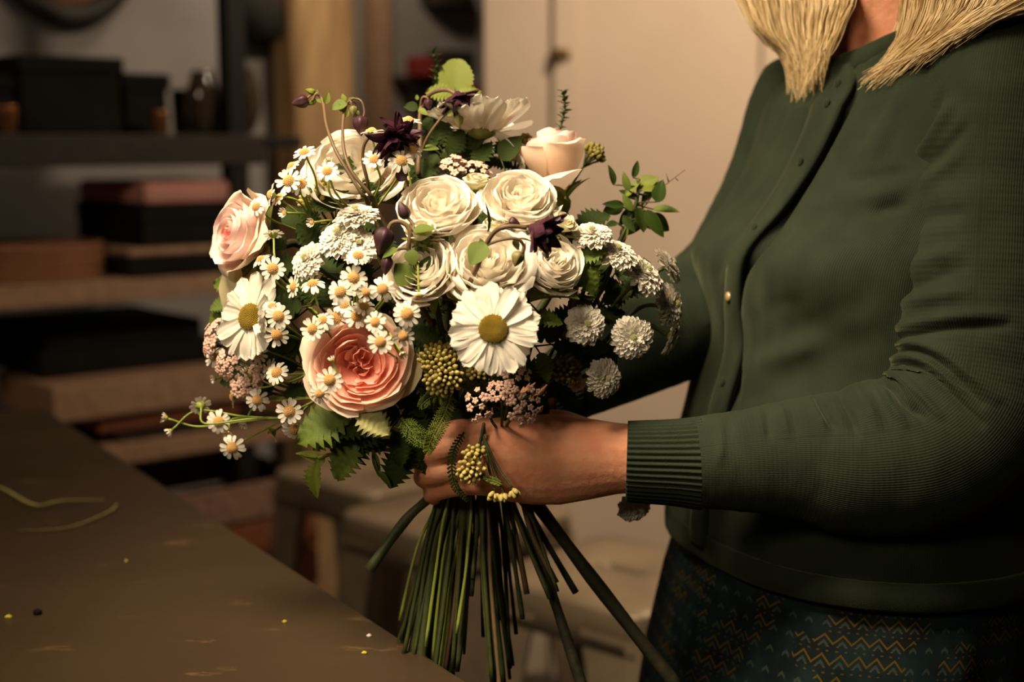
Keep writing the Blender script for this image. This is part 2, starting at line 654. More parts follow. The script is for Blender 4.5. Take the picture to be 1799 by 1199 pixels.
BULB = [(0.0, 0.0), (0.45, 0.0), (0.62, 0.06), (0.92, 0.28), (1.0, 0.5), (0.93, 0.72), (0.72, 0.9), (0.66, 1.0), (0.6, 1.0), (0.66, 0.9), (0.86, 0.72), (0.93, 0.5), (0.85, 0.28), (0.55, 0.1), (0, 0.08)]
hz = zpx(122, 420, 0.1) - zt1
cup('glass_vase', 'bulbous smoky glass vase beside the black shelf post', 'vase', 424, 0.09, zt1, 0.047, hz, 'smoky_glass', BULB)
cup('glass_vase', 'slim smoky glass vase next to the bulbous one on the shelf', 'vase', 360, 0.08, zt1, 0.036, hz * 0.95, 'smoky_glass', BULB)
cup('copper_cup', 'small copper cup in front of the short box by the glassware', 'cup', 283, 0.05, zt1, 0.020, 0.05, 'copper_glaze', group='copper cups on the upper shelf')
cup('copper_cup', 'small copper cup in front of the box beyond the tall black box', 'cup', 16, 0.05, zt1, 0.022, 0.055, 'copper_glaze', group='copper cups on the upper shelf')
for k, x in enumerate((332, 391)):
    cup('drinking_glass', ('smoky tumbler standing nearest the short black box on the shelf', 'smoky tumbler standing behind the two glass vases on the shelf')[k],
        'glass', x, 0.19, zt1, 0.035, hz * 0.7, 'smoky_glass', group='glassware on the upper shelf')

# middle shelf: stack of terracotta saucers, stack of trays
z = zt2
a0 = shelf_px(44, 480, 0.17)[0]
hsau = (zpx(428, 88, 0.1) - zt2) / 7
words = ['bottom', 'second from the bottom', 'third from the bottom', 'fourth from the bottom', 'fifth from the bottom', 'sixth from the bottom', 'topmost']
for k in range(7):
    r = 0.160 + 0.004 * math.sin(k * 2.1)
    c = SM @ V((a0 + 0.004 * math.sin(k * 3), 0.17, z))
    mb = MB()
    h = hsau
    mb.lathe([(0, 0), (r * 0.9, 0), (r * 0.97, h * 0.2), (r, h * 0.9), (r * 0.985, h), (r * 0.94, h * 0.96), (r * 0.9, h * 0.4), (0, h * 0.3)], 48, c=c)
    tag(mb.obj('terracotta_saucer', 'terracotta', loc=c), 'round terracotta saucer, %s of the stack on the pale shelf' % words[k], 'saucer', 'stacked terracotta saucers')
    z += hsau * 0.98
q = zt2
zq = [q, zpx(478, 320), zpx(430, 320), zpx(392, 320), zpx(356, 320), zpx(318, 340)]
sbox('wooden_board', 'pale wooden board under the stack of dark trays on the middle shelf', 'board', 225, 415, 0.0, 0.36, zq[0], zq[1], 'pale_wood')
t = sbox('display_tray', 'wide dark tray with a worn brown rim, low in the stack', 'tray', 222, 445, -0.01, 0.36, zq[1], zq[2] - 0.012, 'dark_box')
aa, ab = shelf_px(222, 400)[0], shelf_px(445, 400)[0]
mb = MB(); mb.box((aa - 0.004, -0.014, zq[2] - 0.014), (ab + 0.004, 0.365, zq[2]), SM, 0.004); mb.obj('rim', 'pale_wood', t, smooth=False)
sbox('storage_case', 'flat dark case lying on the wide brown-rimmed tray', 'case', 252, 438, 0.02, 0.34, zq[2], zq[3], 'dark_box', 'dark cases in the stack')
sbox('storage_case', 'flat dark case directly under the dusty pink box', 'case', 250, 436, 0.02, 0.34, zq[3], zq[4], 'dark_box', 'dark cases in the stack')
sbox('storage_case', 'dusty pink flat box on top of the dark cases', 'case', 256, 440, 0.01, 0.33, zq[4], zq[5], 'dusty_pink', bev=0.014)

# lower shelf: planks and dark trays
zr = [zt3, zpx(742, 300, 0.02), zpx(712, 300, 0.02), zpx(652, 300, 0.02), zpx(600, 250, 0.1), zpx(566, 250, 0.1)]
sbox('wooden_plank', 'dark board standing for the shaded gap on the lower pale shelf', 'plank', 190, 535, 0.01, 0.38, zr[0], zr[1], 'dark_wood', 'planks on the lower shelf')  # dark slab drawn in place of the shaded gap below the reddish plank
sbox('wooden_plank', 'thin reddish plank in the pile on the lower shelf', 'plank', 160, 538, 0.0, 0.30, zr[1], zr[2], 'red_wood', 'planks on the lower shelf')
sbox('wooden_plank', 'thick pale plank on top of the pile on the lower shelf', 'plank', 80, 520, -0.02, 0.26, zr[2], zr[3], 'pale_wood', 'planks on the lower shelf')
sbox('display_tray', 'black tray resting on the thick pale plank', 'tray', 60, 365, 0.08, 0.42, zr[3], zr[4], 'dark_box', 'black trays under the middle shelf')
sbox('display_tray', 'black tray stacked on another black tray under the middle shelf', 'tray', 70, 350, 0.09, 0.42, zr[4], zr[5], 'dark_box', 'black trays under the middle shelf')

# crate on the bottom board
za, zb = zt4, zpx(842, 440, 0.0)
a, b = shelf_px(300, 900)[0], shelf_px(545, 900)[0]
cr = thing('wooden_crate', 'worn reddish wooden crate below the lower pale shelf', 'crate', SM @ V(((a + b) / 2, 0.15, za)))
hh = (zb - za)
for k in range(3):
    z0 = za + hh * (k / 3) + 0.006
    z1 = za + hh * ((k + 1) / 3) - 0.004
    m = ('red_wood', 'red_wood', 'worn_wood')[k]
    for lo, hi in (((a, -0.03, z0), (b, -0.015, z1)), ((a, 0.325, z0), (b, 0.34, z1)), ((a, -0.015, z0), (a + 0.015, 0.325, z1)), ((b - 0.015, -0.015, z0), (b, 0.325, z1))):
        mb = MB(); mb.box(lo, hi, SM, 0.002); mb.obj('slat', m, cr, smooth=False)
for (x, n) in ((a + 0.015, -0.015), (b - 0.045, -0.015), (a + 0.015, 0.295), (b - 0.045, 0.295)):
    mb = MB(); mb.box((x, n, za), (x + 0.03, n + 0.03, zb - 0.01), SM, 0.002); mb.obj('corner_post', 'red_wood', cr, smooth=False)
mb = MB(); mb.box((a + 0.015, -0.015, za), (b - 0.015, 0.325, za + 0.012), SM); mb.obj('base', 'dark_wood', cr, smooth=False)

# timber post and thin pole at the end of the rack
ta, tb = shelf_px(527, 200, 0.49)[0], shelf_px(634, 200, 0.49)[0]
mb = MB()
nr = 40
tc_, tw = (ta + tb) / 2, (tb - ta) / 2


def timber_ring(z):
    out = []
    for i in range(40):
        a = 2 * math.pi * i / 40
        c, s = math.cos(a), math.sin(a)
        e = 5.0
        k = (abs(c) ** e + abs(s) ** e) ** (-1 / e)
        g = 1 + 0.07 * noise.noise(V((c * 3, s * 3, z * 0.7))) + 0.035 * noise.noise(V((c * 9, s * 9, z * 2)))
        out.append(SM @ V((tc_ + tw * c * k * g, 0.57 + 0.078 * s * k * g, z)))
    return out
mb.rings([timber_ring(2.75 * j / 60) for j in range(61)])
tag(mb.obj('timber_post', 'timber', loc=SM @ V((tc_, 0.57, 0))), 'rough weathered timber post beside the shelving', 'post')
ta, tb = shelf_px(658, 200, 0.6)[0], shelf_px(690, 200, 0.6)[0]
mb = MB(); mb.box((ta, 0.6, 0), (tb, 0.655, 2.75), SM, 0.006)
tag(mb.obj('wooden_pole', 'pale_wood', smooth=False, loc=SM @ V((ta, 0.62, 0))), 'slim pale wooden pole behind the timber post', 'pole')

# round wall tray, hung hat, niche shelves with red things
c = ray_plane(112, -88, SO + SN * 0.64, SN)
mb = MB()
M_ = frame_mat(c, -SN)
R_ = 142 / F_PX * 3.25
mb.cur = 0
mb.lathe([(R_ * 0.68, 0.012), (R_ * 0.74, 0.03), (R_ * 0.86, 0.04), (R_ * 0.98, 0.025), (R_, 0.0), (R_ * 0.9, -0.018), (R_ * 0.3, -0.018)], 56, M=M_)
wt = thing('wall_tray', 'round wall tray with thick dark rim and copper-brown centre', 'tray', c)
mb.obj('rim', 'dark_wood', wt)
mb = MB(); mb.lathe([(0.0, 0.008), (R_ * 0.4, 0.008), (R_ * 0.7, 0.012), (R_ * 0.7, -0.016), (0, -0.016)], 56, M=M_); mb.obj('centre', 'terracotta', wt)
c = ray_plane(452, 34, SO + SN * 0.64, SN)
mb = MB()
mb.lathe([(0.0, 0.085), (0.04, 0.083), (0.058, 0.068), (0.064, 0.03), (0.07, 0.018), (0.092, 0.012), (0.095, 0.006), (0.07, 0.002), (0.0, -0.018)], 40, M=frame_mat(c, -SN))
tag(mb.obj('felt_hat', 'felt_dark', loc=c), 'dark felt hat hung on the wall beside the timber post', 'hat')

npn = 0.20


def nbox(name, label, cat, x0, x1, y0, y1, n0, n1, m, bev=0.006):
    a, b = shelf_px(x0, y0, n0)[0], shelf_px(x1, y0, n0)[0]
    z1, z0 = shelf_px((x0 + x1) / 2, y0, n0)[1], shelf_px((x0 + x1) / 2, y1, n0)[1]
    mb = MB(); mb.box((a, n0, z0), (b, n1, z1), SM, bev)
    return tag(mb.obj(name, m, smooth=False, loc=SM @ V(((a + b) / 2, (n0 + n1) / 2, z0))), label, cat)

def half_shelf(label, px, py, rt, rn, th):
    """half-round wall shelf, flat side on the wall"""
    q = ray_plane(px, py, SO + SN * 0.56, SN)
    t0 = (q - SO).dot(SS)
    mb = MB()
    top, bot = [], []
    for i in range(33):
        a_ = math.pi * i / 32
        top.append(SM @ V((t0 + rt * math.cos(a_), 0.664 - rn * math.sin(a_), q.z)))
        bot.append(SM @ V((t0 + rt * 0.97 * math.cos(a_), 0.664 - rn * 0.96 * math.sin(a_), q.z - th)))
    mb.rings([bot, top])
    return tag(mb.obj('wall_shelf', 'dark_wood', smooth=False, loc=SM @ V((t0, 0.62, q.z - th))), label, 'shelf')

half_shelf('dark half-round wall shelf above the red box in the niche', 822, -12, 0.10, 0.07, 0.03)
half_shelf('dark half-round wall shelf carrying the red box in the niche', 792, 134, 0.14, 0.09, 0.02)
nbox('gift_box', 'small red box on the dark niche shelf', 'box', 742, 770, 98, 134, 0.55, 0.63, 'red_cloth')
nbox('storage_box', 'dark brown box next to the red box in the niche', 'box', 784, 836, 88, 134, 0.55, 0.64, 'dark_wood')
nbox('hanging_cloth', 'red cloth hung below the niche shelf by the cream partition', 'cloth', 806, 850, 146, 205, 0.56, 0.6, 'red_cloth', 0.015)


# ================================================================== metal stools
def stool(label, c, rz, h, s=0.152, foot=0.205):
    root = thing('metal_stool', label, 'stool', (c.x, c.y, 0), 'grey metal stools')
    M = Matrix.Translation((c.x, c.y, 0)) @ Matrix.Rotation(rz, 4, 'Z')

    def rsq(half, rad, n=12, z=0.0):
        pts = []
        for q, (sx, sy) in enumerate(((1, 1), (-1, 1), (-1, -1), (1, -1))):
            for i in range(n):
                a = math.pi / 2 * q + math.pi / 2 * i / (n - 1)
                pts.append(V((sx * (half[0] - rad) + rad * math.cos(a), sy * (half[1] - rad) + rad * math.sin(a), z)))
        return [M @ p for p in pts]
    mb = MB()
    mb.rings([rsq((0.042, 0.011), 0.0108, z=h - 0.02), rsq((0.042, 0.011), 0.0108, z=h - 0.003), rsq((0.046, 0.015), 0.0145, z=h + 0.0), rsq((s * 0.82, s * 0.82), 0.03, z=h + 0.0), rsq((s * 0.88, s * 0.88), 0.032, z=h - 0.003), rsq((s * 0.97, s * 0.97), 0.034, z=h - 0.003), rsq((s, s), 0.036, z=h - 0.011)], caps=False)
    mb.obj('seat', 'stool_metal', root)
    mb = MB()
    mb.rings([rsq((s, s), 0.036, z=h - 0.011), rsq((s * 1.03, s * 1.03), 0.036, z=h - 0.07), rsq((s * 1.015, s * 1.015), 0.034, z=h - 0.07), rsq((s * 0.98, s * 0.98), 0.034, z=h - 0.012)], caps=False)
    mb.obj('skirt', 'stool_metal', root)
    for sx, sy in ((1, 1), (-1, 1), (-1, -1), (1, -1)):
        mb = MB()
        rr = []
        for j in range(9):
            f = j / 8
            z = (h - 0.045) * (1 - f)
            k = s * 1.02 + (foot - s * 1.02) * f
            w = 0.078 * (1 - f) ** 1.4 + 0.036
            ring = []
            prof = [(k - w, k), (k - 0.028, k), (k - 0.008, k - 0.008), (k, k - 0.028), (k, k - w), (k - 0.006, k - w), (k - 0.006, k - 0.028), (k - 0.012, k - 0.014), (k - 0.028, k - 0.006), (k - w, k - 0.006)]
            for (x, y) in prof:
                ring.append(M @ V((sx * x, sy * y, z)))
            rr.append(ring)
        mb.rings(rr)
        mb.obj('leg', 'stool_metal', root, smooth=False)
    for sgn in (1, -1):
        mb = MB()
        k = s * 1.02 + (foot - s) * 0.55 - 0.01
        zz = h * 0.42
        mb.tube([M @ V((k * sgn, k, zz)), M @ V((-k * sgn, -k, zz))], 0.006, 8)
        mb.obj('brace', 'stool_metal', root)
    return root

SH = 0.645
stool('grey metal stool beyond the bench corner with the cut stems in front', V((-0.275, 2.83, 0)), math.radians(46), SH, 0.155, 0.178)
stool('grey metal stool next to the patterned skirt, slot in its seat', V((0.172, 2.135, 0)), math.radians(138), SH, 0.155, 0.178)
stool('grey metal stool standing behind the hand between the other two stools', V((-0.10, 2.50, 0)), math.radians(46), SH, 0.155, 0.178)

# ================================================================== pendant lamps (out of frame, carry the lights; some are only added fills)
mat('lamp_shade', '#1d1b18', None, rough=0.4, metal=0.5)
mat('bulb', '#fff0d8', None, rough=0.5, emit=('#ffd9a0', 6.0))


def pendant(pos, target, r, label):
    n = (V(target) - pos).normalized()
    root = thing('pendant_lamp', label, 'lamp', pos - n * 0.02)
    M = frame_mat(pos, n)
    mb = MB()
    mb.lathe([(r * 1.25, 0.0), (r * 1.2, -0.03), (r * 0.95, -0.10), (r * 0.45, -0.16), (0.03, -0.19), (0.0, -0.19)], 40, M=M)
    mb.obj('lamp_shade', 'lamp_shade', root)
    mb = MB(); mb.sph(pos - n * 0.10, 0.035, 16, 12); mb.obj('bulb', 'bulb', root)
    top = pos - n * 0.185
    mb = MB(); mb.tube([top, V((top.x, top.y, 2.75))], 0.004, 8); mb.obj('cable', 'black_metal', root)

pendant(KEY_POS, (-0.03, 1.10, 1.25), 0.23, 'dark metal pendant lamp hanging over the workbench and bouquet')
pendant(FRONT_FILL_POS, (-0.05, 1.1, 1.15), 0.21, 'added unseen fill lamp with dark metal shade, behind the viewpoint')
pendant(NICHE_POS, (-0.32, 4.2, 1.3), 0.12, 'added unseen fill lamp with dark metal shade before the red-box niche')
pendant(WALL_POS, (0.75, 3.4, 1.2), 0.14, 'dark metal pendant lamp turned towards the cream wall')
pendant(FILL_POS, (-0.8, 2.9, 0.9), 0.16, 'added unseen fill lamp with dark metal shade facing the shelving')
# ================================================================== person
mat('skin', '#db9b78', '#cd8664', 45, 0.55, 0.25, 220, sss=0.15, spec=0.3)
_h = mat('hair_blonde', '#8a6636', None, rough=0.42, spec=0.5)
_nt = _h.node_tree
_g = _nt.nodes.new('ShaderNodeNewGeometry')
_r = _nt.nodes.new('ShaderNodeValToRGB')
_r.color_ramp.elements[0].color = srgb('#9c7842')
_r.color_ramp.elements[1].color = srgb('#ecd4a2')
_nt.links.new(_g.outputs['Random Per Island'], _r.inputs[0])
_nt.links.new(_r.outputs[0], _nt.nodes['Principled BSDF'].inputs['Base Color'])
mat('eye_white', '#e8e0d6', None, rough=0.2)
mat('iris', '#4a6a72', None, rough=0.2)
mat('lip', '#b0604e', None, rough=0.5)
mat('button', '#d8b58a', None, rough=0.2, metal=0.4)
mat('shoe', '#1d1712', None, rough=0.4)


def knit(name, c1, c2, ribs, bump=0.5, rows=0.0):
    m = mat(name, c1, c2, 25, 0.85, spec=0.2, sheen=0.18)
    nt = m.node_tree
    nd, ln = nt.nodes, nt.links
    b = nd['Principled BSDF']
    b.inputs['Sheen Roughness'].default_value = 0.4
    b.inputs['Sheen Tint'].default_value = (0.55, 0.6, 0.35, 1)
    tc = nd.new('ShaderNodeTexCoord')
    sx = nd.new('ShaderNodeSeparateXYZ')
    ln.new(tc.outputs['UV'], sx.inputs[0])

    def M(op, a, bb=None):
        n = nd.new('ShaderNodeMath'); n.operation = op
        for i, q in enumerate((a, bb)):
            if q is None:
                continue
            if isinstance(q, (int, float)):
                n.inputs[i].default_value = q
            else:
                ln.new(q, n.inputs[i])
        return n.outputs[0]
    nz = nd.new('ShaderNodeTexNoise'); nz.inputs['Scale'].default_value = 900.0; nz.inputs['Detail'].default_value = 3
    ln.new(tc.outputs['Object'], nz.inputs['Vector'])
    w = M('SINE', M('MULTIPLY', sx.outputs[0], ribs * 2 * math.pi))
    h = M('ADD', M('MULTIPLY', w, 0.5), M('MULTIPLY', nz.outputs[0], 1.2))
    if rows:
        w2 = M('SINE', M('MULTIPLY', sx.outputs[1], rows * 2 * math.pi))
        h = M('ADD', h, M('MULTIPLY', w2, 0.25))
    bp = nd.new('ShaderNodeBump')
    bp.inputs['Strength'].default_value = bump
    bp.inputs['Distance'].default_value = 0.0012
    ln.new(h, bp.inputs['Height'])
    ln.new(bp.outputs[0], b.inputs['Normal'])
    return m

G1, G2 = '#21291c', '#293222'
knit('knit_body', G1, G2, 560, 0.25)
knit('knit_sleeve', G1, G2, 190, 0.32, 160)
knit('knit_band', '#222a1c', '#2a3323', 0.001, 0.4)


def skirt_mat():
    m = mat('skirt_print', '#0c1518', '#15282a', 40, 0.8, spec=0.2)
    nt = m.node_tree
    nd, ln = nt.nodes, nt.links
    b = nd['Principled BSDF']
    base = b.inputs['Base Color'].links[0].from_socket
    tc = nd.new('ShaderNodeTexCoord')
    sx = nd.new('ShaderNodeSeparateXYZ')
    ln.new(tc.outputs['UV'], sx.inputs[0])

    def M(op, a, bb=None, c=None):
        n = nd.new('ShaderNodeMath'); n.operation = op
        for i, q in enumerate((a, bb, c)):
            if q is None:
                continue
            if isinstance(q, (int, float)):
                n.inputs[i].default_value = q
            else:
                ln.new(q, n.inputs[i])
        return n.outputs[0]
    u = M('MULTIPLY', sx.outputs[0], 72.0)
    v = M('MULTIPLY', sx.outputs[1], 24.0)
    zig = M('MULTIPLY', M('PINGPONG', u, 0.5), 0.9)
    q = M('FRACT', M('ADD', v, zig))
    line = M('LESS_THAN', M('ABSOLUTE', M('SUBTRACT', q, 0.5)), 0.065)
    # broken up like a woven motif
    nz = nd.new('ShaderNodeTexNoise'); nz.inputs['Scale'].default_value = 16.0; nz.inputs['Detail'].default_value = 2
    ln.new(tc.outputs['Object'], nz.inputs['Vector'])
    gate = M('GREATER_THAN', nz.outputs[0], 0.5)
    # dots
    du = M('SUBTRACT', M('FRACT', M('MULTIPLY', u, 2.0)), 0.5)
    dv = M('SUBTRACT', M('FRACT', M('MULTIPLY', v, 4.0)), 0.5)
    dot = M('LESS_THAN', M('ADD', M('MULTIPLY', du, du), M('MULTIPLY', dv, dv)), 0.035)
    dg = M('MULTIPLY', dot, M('GREATER_THAN', M('ABSOLUTE', M('SUBTRACT', q, 0.5)), 0.3))
    mask = M('MULTIPLY', M('MAXIMUM', line, M('MULTIPLY', dg, 0.7)), gate)
    mx = nd.new('ShaderNodeMix'); mx.data_type = 'RGBA'
    ln.new(mask, mx.inputs[0]); ln.new(base, mx.inputs[6]); mx.inputs[7].default_value = srgb('#57430f')
    # pale grey woven patches between the zigzags
    pz = M('MULTIPLY', M('LESS_THAN', M('ABSOLUTE', M('SUBTRACT', q, 0.85)), 0.09), M('LESS_THAN', M('ABSOLUTE', M('SUBTRACT', M('FRACT', u), 0.5)), 0.22))
    mx2 = nd.new('ShaderNodeMix'); mx2.data_type = 'RGBA'
    ln.new(M('MULTIPLY', pz, 0.45), mx2.inputs[0]); ln.new(mx.outputs[2], mx2.inputs[6]); mx2.inputs[7].default_value = srgb('#4a5348')
    ln.new(mx2.outputs[2], b.inputs['Base Color'])
skirt_mat()


def project(a):
    """Nx3 world -> px, py, depth"""
    a = a - np.array(CAM)
    x = a @ np.array(CR); y = a @ np.array(CU); d = a @ np.array(CF)
    return 899.5 + x / d * F_PX, 599.5 - y / d * F_PX, d


def fold_displace(mb, folds, facing=0.15):
    """push the surface in / out along fold lines seen on its near side"""
    me = mb.mesh('tmp', [])
    n = len(me.vertices)
    co = np.zeros(n * 3); me.vertices.foreach_get('co', co); co = co.reshape(-1, 3)
    no = np.zeros(n * 3); me.vertices.foreach_get('normal', no); no = no.reshape(-1, 3)
    bpy.data.meshes.remove(me)
    px, py, d = project(co)
    tocam = np.array(CAM) - co
    tocam /= np.linalg.norm(tocam, axis=1)[:, None]
    fc = np.clip(((no * tocam).sum(1) + 0.15) / 0.4, 0, 1)
    dis = np.zeros(n)
    for pts, amp, sig in folds:
        cc = [(V((x, y, 0))) for x, y in pts]
        path = catmull(cc, 6) if len(cc) > 2 else catmull(cc, 8)
        best = np.full(n, 1e9); bt = np.zeros(n)
        m = len(path)
        for i in range(m - 1):
            ax, ay = path[i].x, path[i].y
            bx, by = path[i + 1].x - ax, path[i + 1].y - ay
            L = bx * bx + by * by + 1e-9
            t = np.clip(((px - ax) * bx + (py - ay) * by) / L, 0, 1)
            dd = np.hypot(px - ax - bx * t, py - ay - by * t)
            k = dd < best
            best[k] = dd[k]; bt[k] = (i + t[k]) / (m - 1)
        tap = np.clip(np.minimum(bt + 0.12, 1.12 - bt) / 0.3, 0, 1)
        dis += amp * np.exp(-(best / sig) ** 2) * tap
    co2 = co + no * (dis * fc)[:, None]
    for i, v in enumerate(mb.v):
        v[0], v[1], v[2] = co2[i]


def limb(path_px, n_ring, n_path=14, sq=1.0):
    """path_px: (px, py, depth, radius_px); returns centre path and radii in metres"""
    pts = [P(x, y, d) for x, y, d, r in path_px]
    rad = [r * d / F_PX for x, y, d, r in path_px]
    path = catmull(pts, n_path)
    rr = [V((r, 0, 0)) for r in rad]
    radii = [q.x for q in catmull(rr, n_path)]
    return path, radii


B0 = V((0.325, 1.262, 0))
FW = V((-0.955, -0.298, 0)).normalized()
LT = V((-FW.y, FW.x, 0))
if LT.y > 0:
    LT = -LT                           # her left = towards the camera

person = thing('person', 'person in green cardigan and patterned skirt holding the bouquet with both hands', 'person', (B0.x, B0.y, 0))

# ---- body (skin), one continuous mesh
NEAR = [(1772, 46, 1.16, 15), (1770, 60, 1.15, 72), (1764, 104, 1.13, 122), (1748, 205, 1.12, 136), (1735, 350, 1.115, 136), (1727, 500, 1.11, 143), (1720, 620, 1.105, 148),
        (1695, 725, 1.10, 150), (1615, 790, 1.10, 146), (1500, 810, 1.10, 132), (1400, 806, 1.10, 106), (1300, 810, 1.10, 89), (1222, 814, 1.10, 79)]
FAR = [(1425, 105, 1.40, 12), (1420, 118, 1.40, 50), (1405, 165, 1.40, 80), (1375, 290, 1.40, 88), (1335, 400, 1.385, 94), (1285, 495, 1.36, 100), (1200, 565, 1.33, 98), (1105, 618, 1.29, 86), (1020, 662, 1.255, 72), (985, 682, 1.24, 66)]


def hand_mb(pc, rings, fingers, thumb):
    mb = MB()
    rr = []
    for (c, ax_h, ax_d) in rings:
        rr.append([c + ax_h * math.cos(2 * math.pi * i / 20) + ax_d * math.sin(2 * math.pi * i / 20) for i in range(20)])
    mb.rings(rr)
    for pts, rad in fingers + [thumb]:
        path = catmull(pts, 6)
        mb.tube(path, rad, 12)
        mb.sph(path[-1], rad[-1], 12, 8)
        mb.sph(path[0], rad[0], 12, 8)
    return mb


def EH(d, hpx, dep, tilt=0.0):
    up = (CU * math.cos(tilt) + CR * math.sin(tilt)) * (hpx * d / F_PX)
    return up, (CF * dep)

rings = []
for x, y, d, h, dep in ((1290, 812, 1.104, 60, 0.026), (1200, 810, 1.104, 60, 0.025), (1130, 806, 1.105, 60, 0.0225), (1085, 806, 1.105, 63, 0.0215), (1035, 807, 1.104, 72, 0.0215),
                        (985, 808, 1.103, 80, 0.021), (935, 808, 1.101, 80, 0.020), (890, 806, 1.098, 76, 0.0175), (858, 805, 1.094, 68, 0.014)):
    a, b = EH(d, h, dep)
    rings.append((P(x, y, d), a, b))
fingers = []
for knu, pip, dip, tip, r in (
        ((872, 752, 1.096), (775, 765, 1.090), (752, 775, 1.128), (792, 780, 1.163), 0.0090),
        ((862, 785, 1.090), (755, 797, 1.087), (738, 806, 1.128), (782, 812, 1.166), 0.0092),
        ((863, 822, 1.092), (762, 832, 1.090), (746, 840, 1.128), (788, 846, 1.164), 0.0088),
        ((872, 855, 1.098), (790, 857, 1.094), (760, 868, 1.116), (764, 876, 1.138), 0.0076)):
    pts = [P(*knu), P((knu[0] + pip[0]) / 2, (knu[1] + pip[1]) / 2 - 3, (knu[2] + pip[2]) / 2 - 0.004), P(*pip), P(*dip), P(*tip)]
    fingers.append((pts, [r * 1.12, r * 1.05, r * 1.08, r * 0.98, r * 0.82]))
thumb = ([P(1050, 775, 1.112), P(985, 752, 1.116), P(930, 752, 1.128), P(880, 765, 1.150), P(850, 775, 1.166)], [0.014, 0.0145, 0.0115, 0.0105, 0.0085])
near_hand = hand_mb(None, rings, fingers, thumb)
hand_me = remesh(near_hand, 0.0017, 5, 0.5)

# far hand, behind the flowers, closing on the stems from the other side
rings = []
for x, y, d, h, dep in ((1090, 632, 1.285, 52, 0.024), (1010, 672, 1.25, 56, 0.022), (965, 700, 1.235, 62, 0.02), (925, 728, 1.222, 68, 0.02), (895, 752, 1.21, 66, 0.018), (872, 772, 1.20, 58, 0.014)):
    a, b = EH(d, h, dep, 0.45)
    rings.append((P(x, y, d), a, b))
fingers = []
for k in range(4):
    y = 735 + k * 24
    fingers.append(([P(892 - 4 * k, y + 2, 1.20), P(840, y + 14, 1.197), P(795, y + 16, 1.182), P(772, y + 18, 1.155)], [0.0095, 0.009, 0.0088, 0.007]))
thumb = ([P(960, 690, 1.215), P(915, 705, 1.185), P(880, 720, 1.165)], [0.013, 0.011, 0.009])
far_me = remesh(hand_mb(None, rings, fingers, thumb), 0.0022, 5, 0.5)

mb = MB()


def bring(z, cf, b, a, n=36, cl=0.0, e=2.2, tilt=0.0):
    out = []
    for i in range(n):
        t = 2 * math.pi * i / n
        c, s = math.cos(t), math.sin(t)
        k = (abs(c) ** e + abs(s) ** e) ** (-1 / e)
        out.append(B0 + FW * (cf + b * c * k) + LT * (cl + a * s * k) + Z3 * (z + tilt * c))
    return out
mb.rings([bring(0.80, 0.01, 0.10, 0.15), bring(0.95, 0.015, 0.10, 0.14), bring(1.03, 0.015, 0.09, 0.12), bring(1.12, 0.0, 0.09, 0.125), bring(1.22, 0.0, 0.10, 0.14),
          bring(1.30, -0.005, 0.07, 0.12), bring(1.345, -0.012, 0.054, 0.09), bring(1.378, -0.012, 0.050, 0.066), bring(1.40, -0.005, 0.050, 0.058), bring(1.44, 0.006, 0.047, 0.050), bring(1.50, 0.02, 0.047, 0.048)])
# collar bones
for s in (1, -1):
    mb.tube(catmull([B0 + FW * 0.038 + LT * 0.012 * s + Z3 * 1.352, B0 + FW * 0.032 + LT * 0.04 * s + Z3 * 1.360, B0 + FW * 0.0 + LT * 0.08 * s + Z3 * 1.355], 6), [0.007, 0.008, 0.006], 10)
# neck sinew
for s in (1, -1):
    mb.tube(catmull([B0 + FW * 0.038 + LT * 0.012 * s + Z3 * 1.36, B0 + FW * 0.038 + LT * 0.03 * s + Z3 * 1.42, B0 + FW * 0.01 + LT * 0.05 * s + Z3 * 1.50], 6), [0.008, 0.009, 0.01], 10)
# head, bowed towards the flowers
HC = B0 + FW * 0.022 + Z3 * 1.552
HD = (FW * 0.93 - Z3 * 0.36).normalized()
HU = (Z3 * 0.93 + FW * 0.36).normalized()
mb.ell(HC + HU * 0.018 - HD * 0.01, (LT * 0.073, HD * 0.092, HU * 0.092), 24, 18)
mb.ell(HC - HU * 0.045 + HD * 0.022, (LT * 0.056, HD * 0.066, HU * 0.07), 20, 14)
mb.ell(HC - HU * 0.098 + HD * 0.062, (LT * 0.024, HD * 0.02, HU * 0.018), 14, 10)
mb.tube(catmull([HC + HD * 0.083 + HU * 0.01, HC + HD * 0.103 - HU * 0.025, HC + HD * 0.09 - HU * 0.038], 5), [0.008, 0.013, 0.010], 10)
for s in (1, -1):
    mb.ell(HC + LT * 0.072 * s - HD * 0.005 - HU * 0.005, (LT * 0.008, HD * 0.018, HU * 0.03), 12, 8)
    mb.ell(HC + LT * 0.03 * s + HD * 0.078 + HU * 0.022, (LT * 0.022, HD * 0.01, HU * 0.008), 12, 8)
    # legs and feet
    hip = B0 + LT * 0.085 * s + FW * 0.01
    mb.tube(catmull([hip + Z3 * 0.88, hip + FW * 0.015 + Z3 * 0.68, hip + Z3 * 0.47, hip - FW * 0.012 + Z3 * 0.30, hip - FW * 0.005 + Z3 * 0.08], 6), [0.085, 0.07, 0.052, 0.05, 0.034], 16)
    mb.tube(catmull([hip - FW * 0.03 + Z3 * 0.04, hip + FW * 0.06 + Z3 * 0.035, hip + FW * 0.16 + Z3 * 0.022], 5), [0.034, 0.034, 0.02], 12)
